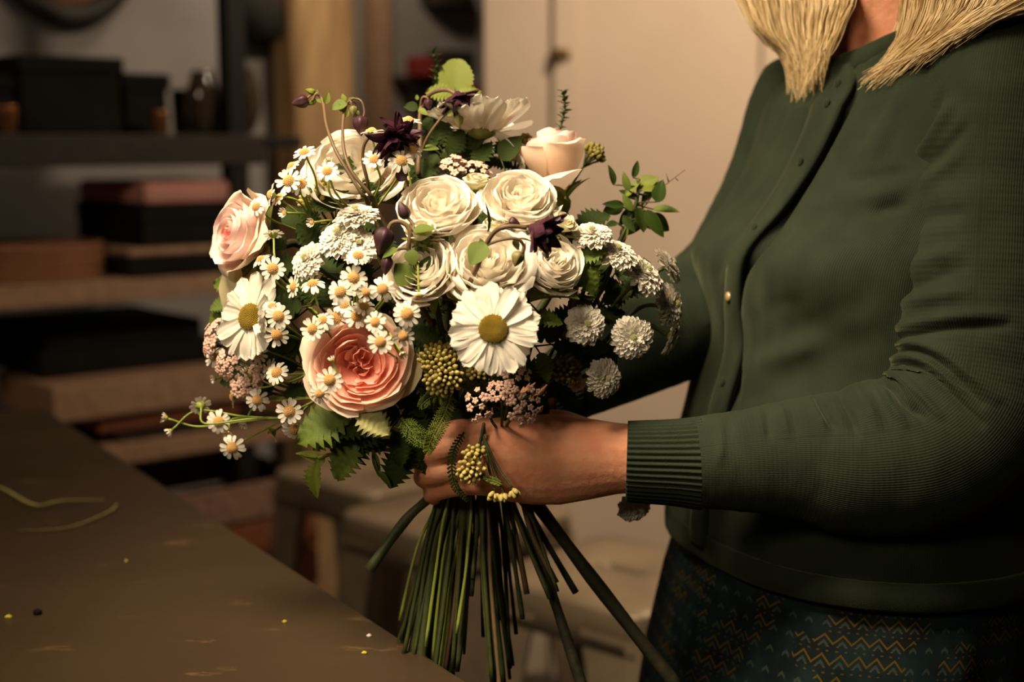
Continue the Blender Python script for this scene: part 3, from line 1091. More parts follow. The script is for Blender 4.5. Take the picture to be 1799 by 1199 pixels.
# thin arms inside the sleeves
for arm in (NEAR, FAR):
    path, rad = limb(arm[2:], 0, 6)
    path2 = [path[0].lerp(B0 + Z3 * 1.33, 0.25)] + path
    mb.tube(path2, [rad[0] * 0.6] + [r * 0.62 for r in rad], 14)
body_me = remesh(mb, 0.0042, 6, 0.5)
bm = bmesh.new()
for me in (body_me, hand_me, far_me):
    bm.from_mesh(me)
me = bpy.data.meshes.new('body')
off = person.location
for v in bm.verts:
    v.co -= off
bm.to_mesh(me); bm.free()
me.materials.clear(); me.materials.append(MATS['skin'])
me.polygons.foreach_set('use_smooth', [True] * len(me.polygons))
body = bpy.data.objects.new('body', me); COL.objects.link(body); body.parent = person
for s in (1, -1):
    e = HC + LT * 0.031 * s + HD * 0.0705 + HU * 0.006
    mb = MB(); mb.sph(e, 0.0115, 14, 10); mb.obj('eye', 'eye_white', person)
    mb = MB(); mb.ell(e + (HD * 0.85 - HU * 0.5).normalized() * 0.0088, (LT * 0.0055, HU * 0.0055, HD * 0.0045), 12, 8); mb.obj('iris', 'iris', person)
    hip = B0 + LT * 0.085 * s + FW * 0.01
    mb = MB()
    mb.tube(catmull([hip - FW * 0.07 + Z3 * 0.045, hip + FW * 0.02 + Z3 * 0.048, hip + FW * 0.10 + Z3 * 0.04, hip + FW * 0.185 + Z3 * 0.026], 6), [0.030, 0.046, 0.044, 0.022], 18)
    for v in mb.v:
        v.z = max(0.0, v.z)
    mb.obj('shoe', 'shoe', person)
mb = MB()
mb.ell(HC + HD * 0.086 - HU * 0.062, (LT * 0.024, HD * 0.008, HU * 0.0065), 16, 8); mb.obj('lips', 'lip', person)

# ---- cardigan body
TOR = [  # z, centre fwd, half depth, half width
    (0.950, 0.026, 0.144, 0.196), (0.975, 0.028, 0.142, 0.193), (1.02, 0.028, 0.136, 0.186), (1.07, 0.026, 0.128, 0.174), (1.12, 0.018, 0.122, 0.166), (1.165, 0.012, 0.130, 0.170),
    (1.205, 0.008, 0.130, 0.174), (1.245, 0.002, 0.108, 0.176), (1.285, -0.004, 0.092, 0.176), (1.32, -0.008, 0.084, 0.174), (1.348, -0.010, 0.078, 0.166), (1.368, -0.010, 0.072, 0.145), (1.384, -0.010, 0.067, 0.115), (1.393, -0.009, 0.064, 0.090), (1.397, -0.009, 0.063, 0.076)]
NS, NL = 320, 220


def tor_at(f):
    i = f * (len(TOR) - 1)
    k = min(len(TOR) - 2, int(i))
    t = i - k
    a = TOR[max(0, k - 1)]; b = TOR[k]; c = TOR[k + 1]; d = TOR[min(len(TOR) - 1, k + 2)]
    return [0.5 * ((2 * b[q]) + (c[q] - a[q]) * t + (2 * a[q] - 5 * b[q] + 4 * c[q] - d[q]) * t * t + (3 * b[q] - a[q] - 3 * c[q] + d[q]) * t ** 3) for q in range(4)]


def tor_point(f, ang, grow=0.0):
    z, cf, b, a = tor_at(f)
    c, s = math.cos(ang), math.sin(ang)
    e = 2.25
    k = (abs(c) ** e + abs(s) ** e) ** (-1 / e)
    bust = 0.016 * math.exp(-((z - 1.205) / 0.045) ** 2) * (math.exp(-((ang - 0.62) / 0.38) ** 2) + math.exp(-((ang - 2 * math.pi + 0.62) / 0.38) ** 2) + math.exp(-((ang + 0.62) / 0.38) ** 2))
    top = max(0.0, min(1.0, (z - 1.33) / 0.06))
    zz = z - 0.034 * max(0, c) ** 1.5 * top + 0.012 * max(0, -c) * top
    wr = 0.0018 * noise.noise(V((ang * 3, z * 14, 3))) + 0.0012 * noise.noise(V((ang * 9, z * 26, 9)))
    return B0 + FW * (cf + (b + bust + grow + wr) * c * k) + LT * ((a + grow + wr) * s * k) + Z3 * zz

mb = MB()
mb.grid(NS, NL, lambda u, v: tor_point(v, 2 * math.pi * u), closed=True)
for i in range(len(mb.uv)):
    pass
BODY_FOLDS = [
    ([(1502, 150), (1456, 235), (1408, 318), (1355, 400), (1312, 455), (1292, 500), (1284, 580), (1290, 640), (1282, 720)], -0.015, 9),
    ([(1468, 150), (1428, 235), (1380, 318), (1328, 400), (1288, 455), (1270, 500)], 0.0025, 9),
    ([(1590, 300), (1530, 312), (1490, 318)], -0.0028, 11), ([(1590, 330), (1540, 345), (1500, 352)], 0.004, 12), ([(1585, 360), (1535, 372)], -0.004, 10),
    ([(1600, 140), (1560, 220), (1520, 290)], 0.003, 16), ([(1570, 150), (1530, 210), (1500, 260)], -0.003, 14),
    ([(1330, 640), (1380, 625), (1440, 600)], 0.005, 22), ([(1300, 700), (1350, 690), (1420, 640)], -0.0025, 22), ([(1560, 590), (1480, 600), (1380, 560)], -0.0025, 30),
    ([(1530, 520), (1450, 560), (1370, 570)], -0.0025, 28), ([(1320, 560), (1360, 540), (1420, 530)], -0.0015, 18)]
fold_displace(mb, BODY_FOLDS)
card = mb.obj('cardigan', 'knit_body', person)
card['label'] = 'dark green fine-knit cardigan'


def band(f, w, thick, name, par, a0=0.0, a1=2 * math.pi):
    mb = MB()
    n = 160
    rr = []
    prof = [(-w, 0), (-w * 0.8, thick), (0, thick * 1.2), (w * 0.8, thick), (w, 0), (0, -thick * 0.5)]
    for i in range(n):
        ang = 2 * math.pi * i / n
        p = tor_point(f, ang)
        o = (p - (B0 + Z3 * p.z)); o.z = 0; o.normalize()
        rr.append([p + o * t + Z3 * h for h, t in prof])
    mb.rings(rr + [rr[0]], caps=False)
    return mb.obj(name, 'knit_band', par)
band(0.992, 0.010, 0.003, 'neckband', card)
band(0.004, 0.012, 0.0025, 'hem_band', card)
# placket: raised strip down the centre front
mb = MB()
rr = []
for j in range(90):
    f = 0.01 + 0.975 * j / 89
    row = []
    sh = 0.10 + 0.09 * max(0.0, min(1.0, (tor_at(f)[0] - 1.16) / 0.16))
    for k, (da, g) in enumerate(((sh, -0.003), (sh + 0.005, 0.004), (sh - 0.02, 0.0055), (sh - 0.12, 0.005), (sh - 0.165, 0.002), (sh - 0.17, -0.003))):
        sc = 0.13 / max(0.06, tor_at(f)[2])
        row.append(tor_point(f, (da * sc) % (2 * math.pi), g))
    rr.append(row)
mb.rings(rr)
mb.obj('placket', 'knit_band', card)
for f in (0.25, 0.364, 0.47, 0.57, 0.68, 0.80):
    sh = 0.10 + 0.09 * max(0.0, min(1.0, (tor_at(f)[0] - 1.16) / 0.16)) - 0.06
    p = tor_point(f, (sh * 0.13 / tor_at(f)[2]) % (2 * math.pi), 0.006)
    mb = MB(); mb.lathe([(0, 0.0022), (0.003, 0.002), (0.0042, 0.0012), (0.0044, 0), (0, -0.001)], 16, M=frame_mat(p, FW))
    mb.obj('button', 'button' if f == 0.364 else 'knit_band', card)

# ---- sleeves
def sleeve(arm, folds, name, seed, n=200, nseg=26, knitname='knit_sleeve'):
    path, rad = limb(arm, 0, nseg)
    T, N = frames(path)
    m = len(path)
    mb = MB()

    def fn(u, v):
        j = min(m - 1, int(round(v * (m - 1))))
        a = 2 * math.pi * u
        Bv = T[j].cross(N[j])
        dr = N[j] * math.cos(a) + Bv * math.sin(a)
        r = rad[j] * (1 + 0.018 * noise.noise(V((math.cos(a) * 1.5, math.sin(a) * 1.5, v * 22 + seed))) + 0.012 * noise.noise(V((math.cos(a) * 2, math.sin(a) * 2, v * 60 + seed))))
        return path[j] + dr * r
    mb.grid(n, m - 1, fn, closed=True)
    # shoulder cap
    fold_displace(mb, folds)
    b = len(mb.v)
    w = n
    mb.v.append(path[0] - T[0] * rad[0] * 0.25); mb.uv.append((0.5, 0)); 
    for i in range(w):
        mb.f.append((b, (i + 1) % w, i)); mb.mi.append(0)
    return mb.obj(name, knitname, card), path, rad

ELB = [([(1553, 602), (1593, 590), (1667, 577), (1767, 573)], -0.0055, 8), ([(1553, 585), (1600, 572), (1680, 556), (1760, 552)], 0.004, 11),
       ([(1550, 622), (1590, 614), (1633, 627), (1683, 667), (1725, 710)], -0.006, 8), ([(1550, 606), (1600, 602), (1650, 618), (1700, 655), (1750, 700)], 0.004, 9),
       ([(1546, 648), (1590, 640), (1630, 655), (1680, 700), (1725, 745)], -0.005, 8), ([(1546, 638), (1595, 626), (1640, 642), (1690, 685)], 0.004, 8),
       ([(1540, 664), (1567, 676), (1590, 706), (1620, 732)], -0.008, 7), ([(1546, 656), (1580, 664), (1610, 690), (1650, 730)], 0.004, 8),
       ([(1530, 672), (1552, 690), (1570, 720), (1590, 745)], 0.004, 8),
       ([(1432, 698), (1448, 722), (1465, 752)], -0.0045, 7), ([(1424, 698), (1436, 722), (1450, 752)], 0.003, 7), ([(1470, 690), (1490, 725), (1505, 760)], -0.004, 8), ([(1345, 722), (1350, 745), (1352, 770)], -0.003, 7),
       ([(1372, 715), (1378, 740), (1384, 765)], 0.0025, 8), ([(1500, 678), (1520, 705), (1540, 740)], 0.003, 10), ([(1265, 740), (1268, 775), (1266, 810)], 0.0018, 7),
       ([(1560, 520), (1610, 500), (1690, 470)], -0.004, 12), ([(1560, 540), (1620, 525), (1700, 510)], 0.0035, 12), ([(1575, 480), (1620, 460), (1680, 440)], 0.003, 14),
       ([(1608, 280), (1640, 235), (1672, 180)], 0.005, 10), ([(1606, 262), (1630, 215), (1655, 165)], -0.005, 9), ([(1615, 300), (1660, 262), (1700, 220)], -0.004, 10), ([(1610, 330), (1650, 300), (1690, 270)], 0.003, 12),
       ([(1590, 400), (1640, 380), (1700, 372)], -0.003, 14)]
near_sl, npath, nrad = sleeve(NEAR, ELB, 'sleeve', 1.0)
sleeve(FAR, [([(1240, 470), (1265, 520), (1270, 560)], -0.005, 10), ([(1215, 500), (1240, 540), (1245, 580)], 0.004, 12), ([(1180, 520), (1200, 560), (1205, 600)], -0.003, 10)], 'sleeve', 5.0, 120, 16)

# shoulder seam of the near sleeve
# ---- ribbed cuffs (ribs are real ridges)
def cuff(path_px, name, nr=44):
    pts = [P(x, y, d) for x, y, d, r in path_px]
    rad = [r * d / F_PX for x, y, d, r in path_px]
    path = catmull(pts, 6)
    radii = [q.x for q in catmull([V((r, 0, 0)) for r in rad], 6)]
    T, N = frames(path)
    m = len(path)
    n = nr * 6
    mb = MB()
    rr = []
    idx = list(range(m)) + [m - 1, m - 1]
    for q, j in enumerate(idx):
        ring = []
        Bv = T[j].cross(N[j])
        shr = 1.0 if q < m else (0.94 if q == m else 0.86)
        for i in range(n):
            a = 2 * math.pi * i / n
            rib = 0.0011 * math.cos(nr * a) * (1 if q < m else 0.3)
            r = radii[j] * shr + rib
            if j == 0 and q == 0:
                r -= 0.002
            ring.append(path[j] - T[j] * (0.0 if q < m + 1 else 0.006) + (N[j] * math.cos(a) + Bv * math.sin(a) * 0.93) * r)
        rr.append(ring)
    mb.rings(rr, caps=False)
    return mb.obj(name, 'knit_band', card)
cuff([(1232, 814, 1.10, 80), (1222, 814, 1.10, 79.5), (1180, 813, 1.10, 74), (1130, 812, 1.101, 71), (1101, 811, 1.102, 69)], 'cuff')
cuff([(990, 680, 1.242, 67), (970, 690, 1.236, 63), (945, 704, 1.228, 60)], 'cuff')

# ---- skirt
SK = [(1.0, 0.02, 0.125, 0.172), (0.96, 0.022, 0.134, 0.184), (0.90, 0.03, 0.141, 0.194), (0.83, 0.04, 0.146, 0.196), (0.72, 0.04, 0.16, 0.21), (0.58, 0.035, 0.18, 0.225), (0.42, 0.03, 0.20, 0.245)]
mb = MB()


def sk_point(u, v):
    i = v * (len(SK) - 1); k = min(len(SK) - 2, int(i)); t = i - k
    z, cf, b, a = [SK[k][q] * (1 - t) + SK[k + 1][q] * t for q in range(4)]
    ang = 2 * math.pi * u
    c, s = math.cos(ang), math.sin(ang)
    e = 2.2
    kk = (abs(c) ** e + abs(s) ** e) ** (-1 / e)
    w = 0.006 * v * math.sin(ang * 9 + 1) + 0.004 * v * math.sin(ang * 17)
    return B0 + FW * (cf + (b + w) * c * kk) + LT * ((a + w) * s * kk) + Z3 * z
mb.grid(160, 60, sk_point, closed=True)
sk = mb.obj('skirt', 'skirt_print', person)
sk['label'] = 'dark teal skirt with yellow zigzag print'

# ---- hair
mb = MB()
rnd = random.Random(11)


def lock(guides, n, r0, r1, jit):
    """guides: list of polylines (px,py,d) from root to tip, interpolated sideways"""
    G = [[p if isinstance(p, Vector) else P(*p) for p in g] for g in guides]
    for s in range(n):
        t = rnd.random() * (len(G) - 1)
        k = min(len(G) - 2, int(t)); f = t - k
        dd = rnd.uniform(-1, 1)
        pts = []
        m = len(G[0])
        L = rnd.uniform(0.58, 1.0)
        ph = rnd.random() * 6
        for i in range(m):
            p = G[k][i].lerp(G[k + 1][i], f)
            w = 0.35 + 0.65 * i / (m - 1)
            p = p + CF * dd * jit * 1.4 + V((rnd.uniform(-1, 1), rnd.uniform(-1, 1), rnd.uniform(-1, 1))) * jit * (0.30 + 0.25 * (i == m - 1)) * w
            if i == m - 1:
                p = p + CU * rnd.uniform(-0.012, 0.008) + CR * rnd.uniform(-0.006, 0.006)
            pts.append(p)
        path = catmull(pts, 4)
        q = max(6, int(len(path) * L))
        path = path[:q]
        ra = r0 * rnd.uniform(0.6, 1.25)
        mb.tube(path, [ra, ra, ra * 0.85, ra * 0.55, r1], 4, caps=False)

# far-side hair falling forward
def root_pts(s, f0, f1, f2):
    return [HC + HU * 0.122 + HD * f0 + LT * 0.004 * s, HC + LT * 0.092 * s + HU * 0.05 + HD * f1, HC + LT * 0.100 * s - HU * 0.05 + HD * f2]
lock([root_pts(-1, 0.06, 0.075, 0.10) + [(1290, -25, 1.285), (1322, 45, 1.275), (1378, 95, 1.265), (1392, 155, 1.26)],
      root_pts(-1, 0.05, 0.06, 0.085) + [(1335, -25, 1.27), (1355, 60, 1.26), (1388, 110, 1.255), (1400, 176, 1.25)],
      root_pts(-1, 0.03, 0.045, 0.065) + [(1392, -25, 1.265), (1400, 50, 1.255), (1410, 115, 1.25), (1408, 180, 1.245)],
      root_pts(-1, 0.01, 0.025, 0.045) + [(1440, -20, 1.225), (1440, 45, 1.215), (1428, 110, 1.215), (1418, 172, 1.22)],
      root_pts(-1, -0.01, 0.01, 0.025) + [(1492, -20, 1.195), (1480, 40, 1.19), (1456, 95, 1.20), (1432, 150, 1.21)]], 1500, 0.0009, 0.0002, 0.010)
# near-side hair sweeping over the shoulder to the front
lock([root_pts(1, 0.055, 0.05, 0.035) + [(1590, -20, 1.16), (1580, 50, 1.165), (1555, 100, 1.17), (1512, 156, 1.175)],
      root_pts(1, 0.04, 0.035, 0.015) + [(1640, -20, 1.13), (1620, 50, 1.135), (1580, 95, 1.15), (1498, 160, 1.165)],
      root_pts(1, 0.02, 0.01, -0.01) + [(1700, -20, 1.105), (1665, 45, 1.11), (1605, 95, 1.13), (1520, 158, 1.155)],
      root_pts(1, 0.0, -0.015, -0.035) + [(1760, -20, 1.085), (1715, 30, 1.085), (1640, 80, 1.11), (1555, 138, 1.14)],
      root_pts(1, -0.02, -0.04, -0.06) + [(1830, -40, 1.07), (1780, 10, 1.07), (1690, 58, 1.085), (1600, 112, 1.125)],
      root_pts(1, -0.04, -0.06, -0.08) + [(1890, -40, 1.075), (1850, 5, 1.065), (1760, 30, 1.07), (1660, 76, 1.095)]], 2600, 0.0009, 0.0002, 0.008)
# crown and back hair laid over the skull from a centre parting
CC = HC + HU * 0.030 - HD * 0.015
for s in range(900):
    a = rnd.uniform(0.95, 2 * math.pi - 0.95)
    out = HD * math.cos(a) + LT * math.sin(a)
    st = CC + HU * 0.099 + HD * rnd.uniform(-0.06, 0.055)
    pts = [st]
    for pol in (0.75, 1.25, 1.65):
        pts.append(CC + (HD * math.cos(a) * 0.101 + LT * math.sin(a) * 0.089) * math.sin(pol) + HU * 0.1 * math.cos(pol))
    e = pts[-1] - HU * 0.07 - HD * 0.004
    pts.append(e)
    if abs(a - math.pi) < 1.5:
        pts.append(V((e.x, e.y, 1.43)) - FW * 0.012 + out * 0.01)
        pts.append(V((e.x, e.y, 1.385)) - FW * 0.02 + out * 0.012)
    jt = V((rnd.uniform(-1, 1), rnd.uniform(-1, 1), rnd.uniform(-1, 1))) * 0.0025
    mb.tube(catmull([q + jt for q in pts], 4), [0.0012, 0.0022, 0.0022, 0.0018, 0.0004], 4, caps=False)
mb.ell(CC - HD * 0.008, (LT * 0.085, HD * 0.093, HU * 0.095), 28, 20)
hair = mb.obj('hair', 'hair_blonde', person)
hair['label'] = 'shoulder-length loose blonde hair'
# ================================================================== bouquet
mat('stem_green', '#333a1a', '#454a22', 60, 0.55, 0.2, 120)
mat('stem_bright', '#7f8f3a', '#95a048', 60, 0.5)
mat('stem_dark', '#26271a', '#35301e', 50, 0.65, 0.4, 120)
mat('stem_purple', '#5c4a34', '#6b5338', 60, 0.5)
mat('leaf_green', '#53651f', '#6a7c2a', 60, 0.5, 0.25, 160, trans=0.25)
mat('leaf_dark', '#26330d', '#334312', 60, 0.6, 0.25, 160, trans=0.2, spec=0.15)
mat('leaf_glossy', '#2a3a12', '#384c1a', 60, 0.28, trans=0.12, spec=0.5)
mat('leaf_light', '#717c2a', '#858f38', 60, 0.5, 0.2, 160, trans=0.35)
mat('leaf_pale_back', '#a9a86c', '#bdbb82', 60, 0.6, 0.3, 160, trans=0.2)
mat('sepal_olive', '#6c7433', '#7f8440', 60, 0.55, trans=0.15)
mat('petal_white', '#f2e9d8', '#f5eddf', 30, 0.55, trans=0.32, spec=0.25)
mat('ray_white', '#e3dccc', '#eae4d6', 30, 0.5, trans=0.25, spec=0.3)
mat('petal_cream', '#efe2c4', '#f6ecd6', 40, 0.55, trans=0.25, tip='#f8f2e4', grad=(0.3, 0.9), spec=0.25)
mat('petal_cream_green', '#d9d49a', '#e4dfae', 40, 0.55, trans=0.22, tip='#f2ead0', grad=(0.3, 0.95), spec=0.25)
mat('petal_coral', '#f3a08c', '#f5ac98', 30, 0.5, trans=0.28, tip='#f9c9b6', grad=(0.6, 1.0), spec=0.25)
mat('petal_coral_mid', '#f2aa92', '#f4b49e', 30, 0.5, trans=0.25, tip='#f9d8c2', grad=(0.55, 1.0), spec=0.25)
mat('petal_blush_out', '#ecccb0', '#efd6bc', 30, 0.5, trans=0.25, tip='#f5e2cc', grad=(0.4, 1.0), spec=0.25)
mat('petal_blush', '#f2cfc6', '#f4d8d0', 30, 0.5, trans=0.25, tip='#f9e4da', grad=(0.5, 1.0), spec=0.25)
mat('petal_blush_deep', '#f0aa9c', '#f4b8a8', 30, 0.5, trans=0.25, spec=0.25)
mat('petal_blush_green', '#d6c98c', '#dfd09a', 30, 0.5, trans=0.22, tip='#e8d8ac', grad=(0.3, 1.0), spec=0.25)
mat('petal_green_out', '#b3ad66', '#beb674', 30, 0.5, trans=0.2, tip='#d2c68e', grad=(0.4, 1.0), spec=0.25)
mat('daisy_disc', '#7d6816', '#94791e', 90, 0.7)
mat('daisy_disc_rim', '#b09a34', '#c2aa44', 90, 0.7)
mat('feverfew_disc', '#d9a866', '#e2b678', 200, 0.7)
mat('columbine', '#3c1b28', '#54293a', 60, 0.4, trans=0.12, tip='#2e1420', grad=(0.5, 1.0))
mat('columbine_bud', '#2e161c', '#3e2028', 60, 0.5, tip='#4c302e', grad=(0.6, 1.0))
mat('bud_olive', '#6d6a38', '#7b6d44', 80, 0.5)
mat('yarrow_bud', '#a8994e', '#c4b26a', 200, 0.6)
mat('yarrow_bud_dark', '#6f652c', '#837636', 200, 0.6)
mat('yarrow_pink', '#dcb29e', '#e8c6b2', 150, 0.6, trans=0.15)
mat('yarrow_cream', '#e6d6ae', '#efe2c0', 150, 0.6, trans=0.15)
mat('twig', '#6a4a38', '#7a5844', 60, 0.7)

BP = P(838, 842, 1.138)                  # where the hand closes on the stems
DC = P(800, 640, 1.205)                  # heart of the dome
frnd = random.Random(21)


def dome(px, py, off=0.0):
    r2 = ((px - 790) / 2200) ** 2 + ((py - 480) / 2200) ** 2
    return 1.15 - math.sqrt(max(0.0, 0.19 ** 2 - r2)) * 0.6 + off


def D(px, py, off=0.0):
    return P(px, py, dome(px, py, off))


def outn(pos, cam_w=0.35):
    n = (pos - DC).normalized() + (CAM - pos).normalized() * cam_w
    return n.normalized()

TAILS = [(700, 1150, 1.15), (722, 1165, 1.13), (735, 1200, 1.12), (748, 1215, 1.14), (760, 1190, 1.16), (772, 1230, 1.13), (790, 1236, 1.15), (801, 1180, 1.12), (826, 1048, 1.125),
         (866, 1240, 1.11), (884, 1205, 1.15), (874, 1090, 1.155), (850, 1120, 1.16), (918, 1088, 1.14), (966, 1052, 1.12), (900, 1170, 1.17), (780, 1120, 1.17), (815, 1150, 1.165), (745, 1125, 1.18), (765, 1232, 1.115)]
tail_i = [0]


def next_tail():
    k = tail_i[0]; tail_i[0] += 1
    x, y, d = TAILS[k % len(TAILS)]
    if k >= len(TAILS):
        x += frnd.uniform(-14, 14); y -= frnd.uniform(0, 70); d += frnd.uniform(-0.01, 0.01)
    return (x, y, d)


def stem_path(base, n, tail, back=0.035):
    """bloom base -> through the hand -> cut end"""
    tx, ty, td = tail
    te = P(tx, ty, td)
    bp = BP + CR * max(-0.027, min(0.030, (tx - 838) / 2200 * 0.45 + frnd.uniform(-0.004, 0.004))) + CF * max(-0.012, min(0.026, (td - 1.138) * 0.6 + frnd.uniform(-0.01, 0.014)))
    c1 = base - n * back
    c2 = bp.lerp(c1, 0.42) + (DC - bp.lerp(c1, 0.42)) * 0.12
    low = bp + (te - bp) * frnd.uniform(0.3, 0.55) + CR * frnd.uniform(-0.004, 0.004) + CF * frnd.uniform(-0.004, 0.005)
    return [base, c1, c2, bp, low, te]


def stem_mesh(mb, pts, r, rt=None, n=7, knots=0.08):
    path = catmull(pts, 7)
    m = len(path)
    rr = []
    for i in range(m):
        f = i / (m - 1)
        q = r * (0.8 + 0.35 * f) if rt is None else r + (rt - r) * f
        q *= 1 + knots * math.sin(f * 37 + r * 9000)
        rr.append(q)
    mb.tube(path, rr, n)
    return path


# ------------------------------------------------------------------ leaves
def leaf_fn(L, W, fold=0.25, bend=0.25, serr=0.0, teeth=9, pleat=0.0, tipp=1.0, twist=0.0, base=0.0):
    """leaf along +Y, face +Z"""
    def fn(u, v):
        s = (u - 0.5) * 2
        w = math.sin(math.pi * min(1.0, (v * 0.96 + 0.02) ** (0.75))) ** (0.85 * tipp)
        if v > 0.985:
            w *= 0.2
        if serr and abs(s) > 0.7:
            t = (v * teeth) % 1.0
            w *= 1 + serr * ((1 - t) - 0.5)
        x = s * W * w
        y = L * v
        if serr and abs(s) > 0.7:
            y += L * 0.03
        z = abs(s) * W * fold * w - bend * L * v * v
        if pleat:
            z += pleat * W * math.sin((v - abs(s) * 0.22) * teeth * 2 * math.pi) * min(1, abs(s) * 1.6) * w * 0.5
        z += twist * s * v * W
        return V((x, y, z))
    return fn


LEAF_ME = {}


def leaf_mesh(kind, matname):
    k = (kind, matname)
    if k in LEAF_ME:
        return LEAF_ME[k]
    mb = MB()
    if kind == 'serrate':
        mb.grid(8, 36, leaf_fn(1, 0.36, 0.22, 0.22, 0.6, 7, 0.16))
    elif kind == 'serrate2':
        mb.grid(8, 36, leaf_fn(1, 0.42, 0.1, 0.35, 0.6, 7, 0.2, twist=0.2))
    elif kind == 'folded':
        mb.grid(8, 30, leaf_fn(1, 0.26, 0.9, 0.35, 0.5, 8, 0.12))
    elif kind == 'ovate':
        mb.grid(6, 10, leaf_fn(1, 0.34, 0.25, 0.15))
    elif kind == 'ovate2':
        mb.grid(6, 10, leaf_fn(1, 0.42, 0.15, 0.3, twist=0.15))
    elif kind == 'round':
        mb.grid(6, 10, leaf_fn(1, 0.46, 0.2, 0.2))
    elif kind == 'lance':
        mb.grid(4, 12, leaf_fn(1, 0.15, 0.4, 0.25))
    elif kind == 'ellip':
        mb.grid(6, 10, leaf_fn(1, 0.22, 0.3, 0.2))
    elif kind == 'lobed':
        mb.grid(12, 36, leaf_fn(1, 0.50, 0.10, 0.12, 0.13, 8, 0.015, 0.6))
    LEAF_ME[k] = mb.mesh('leaf', matname)
    return LEAF_ME[k]


def put_leaf(root, pos, direction, face, size, kind='ovate', matname='leaf_green', name='leaf', wide=1.0):
    """direction: along the leaf; face: where its upper side looks"""
    y = V(direction).normalized()
    z = V(face); z = (z - y * z.dot(y)).normalized()
    x = y.cross(z)
    M = Matrix((x * size * wide, y * size, z * size)).transposed().to_4x4()
    M.translation = V(pos) - abs_loc(root)
    return link_mesh(name, leaf_mesh(kind, matname), root, M)


def ang_dir(deg, t=0.0):
    a = math.radians(deg)
    return camv(math.cos(a), math.sin(a), t)


# ------------------------------------------------------------------ roses
def rose_petal(R, th, r0, r1, r2, h, hw, curl, z0, ruff, seed, skew=0.05, bell=2.2, notch=0.2, nu=10, nv=10, ctr=(0.0, 0.0)):
    mb = MB()
    lean = 0.10 * noise.noise(V((seed, 7.7, 1.3)))

    def fn(u, v):
        s = (u - 0.5) * 2
        ve = v * (1 - notch * abs(s) ** 3)
        wa = hw * (0.3 + 0.7 * min(1.0, ve * bell))
        a = th + s * wa
        r = r0 * (1 - ve) ** 2 + 2 * ve * (1 - ve) * r1 + ve * ve * r2
        r += skew * s * (0.3 + ve)
        z = z0 + h * (1 - (1 - ve) ** 1.5) + lean * s * ve
        q = noise.noise(V((s * 1.6 + seed, ve * 2.0, seed * 0.37)))
        q2 = noise.noise(V((s * 3.2 + seed * 2, ve * 1.0, seed * 0.7)))
        q3 = noise.noise(V((s * 0.9 + seed * 1.3, 2.2, seed)))
        t = max(0.0, (ve - 0.62) / 0.38)
        cc = curl * (1 + 1.6 * q3)
        r += cc * t * t
        z -= cc * 0.7 * t * t * (1 + q2)
        r += ruff * q * ve * 1.4 + ruff * 0.9 * q2 * t
        z += ruff * 0.9 * q2 * ve * ve
        return V((math.cos(a) * r + ctr[0], math.sin(a) * r + ctr[1], z)) * R
    mb.grid(nu, nv, fn)
    return mb


LAY = {
    # n, r0, r1, r2, h, half angle, curl, ruffle, centre shift
    'open': [(4, 0.0, 0.16, 0.10, 0.40, 1.2, 0.0, 0.05, 0.16), (5, 0.0, 0.26, 0.22, 0.46, 1.0, 0.0, 0.06, 0.15), (5, 0.02, 0.42, 0.40, 0.54, 0.95, 0.0, 0.06, 0.08), (5, 0.04, 0.64, 0.56, 0.66, 0.95, -0.02, 0.05, 0.04),
             (5, 0.05, 0.86, 0.72, 0.74, 0.95, 0.02, 0.05, 0.02), (5, 0.06, 1.02, 0.86, 0.76, 0.95, 0.08, 0.05, 0.0), (5, 0.06, 1.08, 0.98, 0.66, 0.95, 0.16, 0.07, 0.0)],
    'white': [(3, 0.0, 0.14, 0.06, 0.98, 1.4, 0.0, 0.04, 0.05), (4, 0.0, 0.28, 0.18, 1.02, 1.2, 0.03, 0.06, 0.05), (4, 0.02, 0.48, 0.32, 1.05, 1.15, 0.05, 0.06, 0.04), (5, 0.04, 0.72, 0.46, 1.05, 1.05, 0.08, 0.07, 0.03),
              (5, 0.05, 0.98, 0.62, 1.0, 1.0, 0.12, 0.07, 0.0), (5, 0.06, 1.2, 0.76, 0.92, 1.0, 0.15, 0.08, 0.0), (5, 0.06, 1.36, 0.86, 0.76, 0.95, 0.18, 0.08, 0.0)],
    'bud': [(2, 0.0, 0.12, 0.05, 1.12, 1.9, 0.0, 0.02, 0.0), (3, 0.0, 0.28, 0.14, 1.16, 1.5, 0.02, 0.03, 0.0), (3, 0.02, 0.46, 0.27, 1.18, 1.35, 0.04, 0.03, 0.0), (4, 0.05, 0.68, 0.45, 1.16, 1.15, 0.07, 0.04, 0.0),
            (4, 0.06, 0.95, 0.66, 1.10, 1.0, 0.12, 0.05, 0.0), (4, 0.08, 1.18, 0.80, 0.98, 0.95, 0.18, 0.05, 0.0)],
}


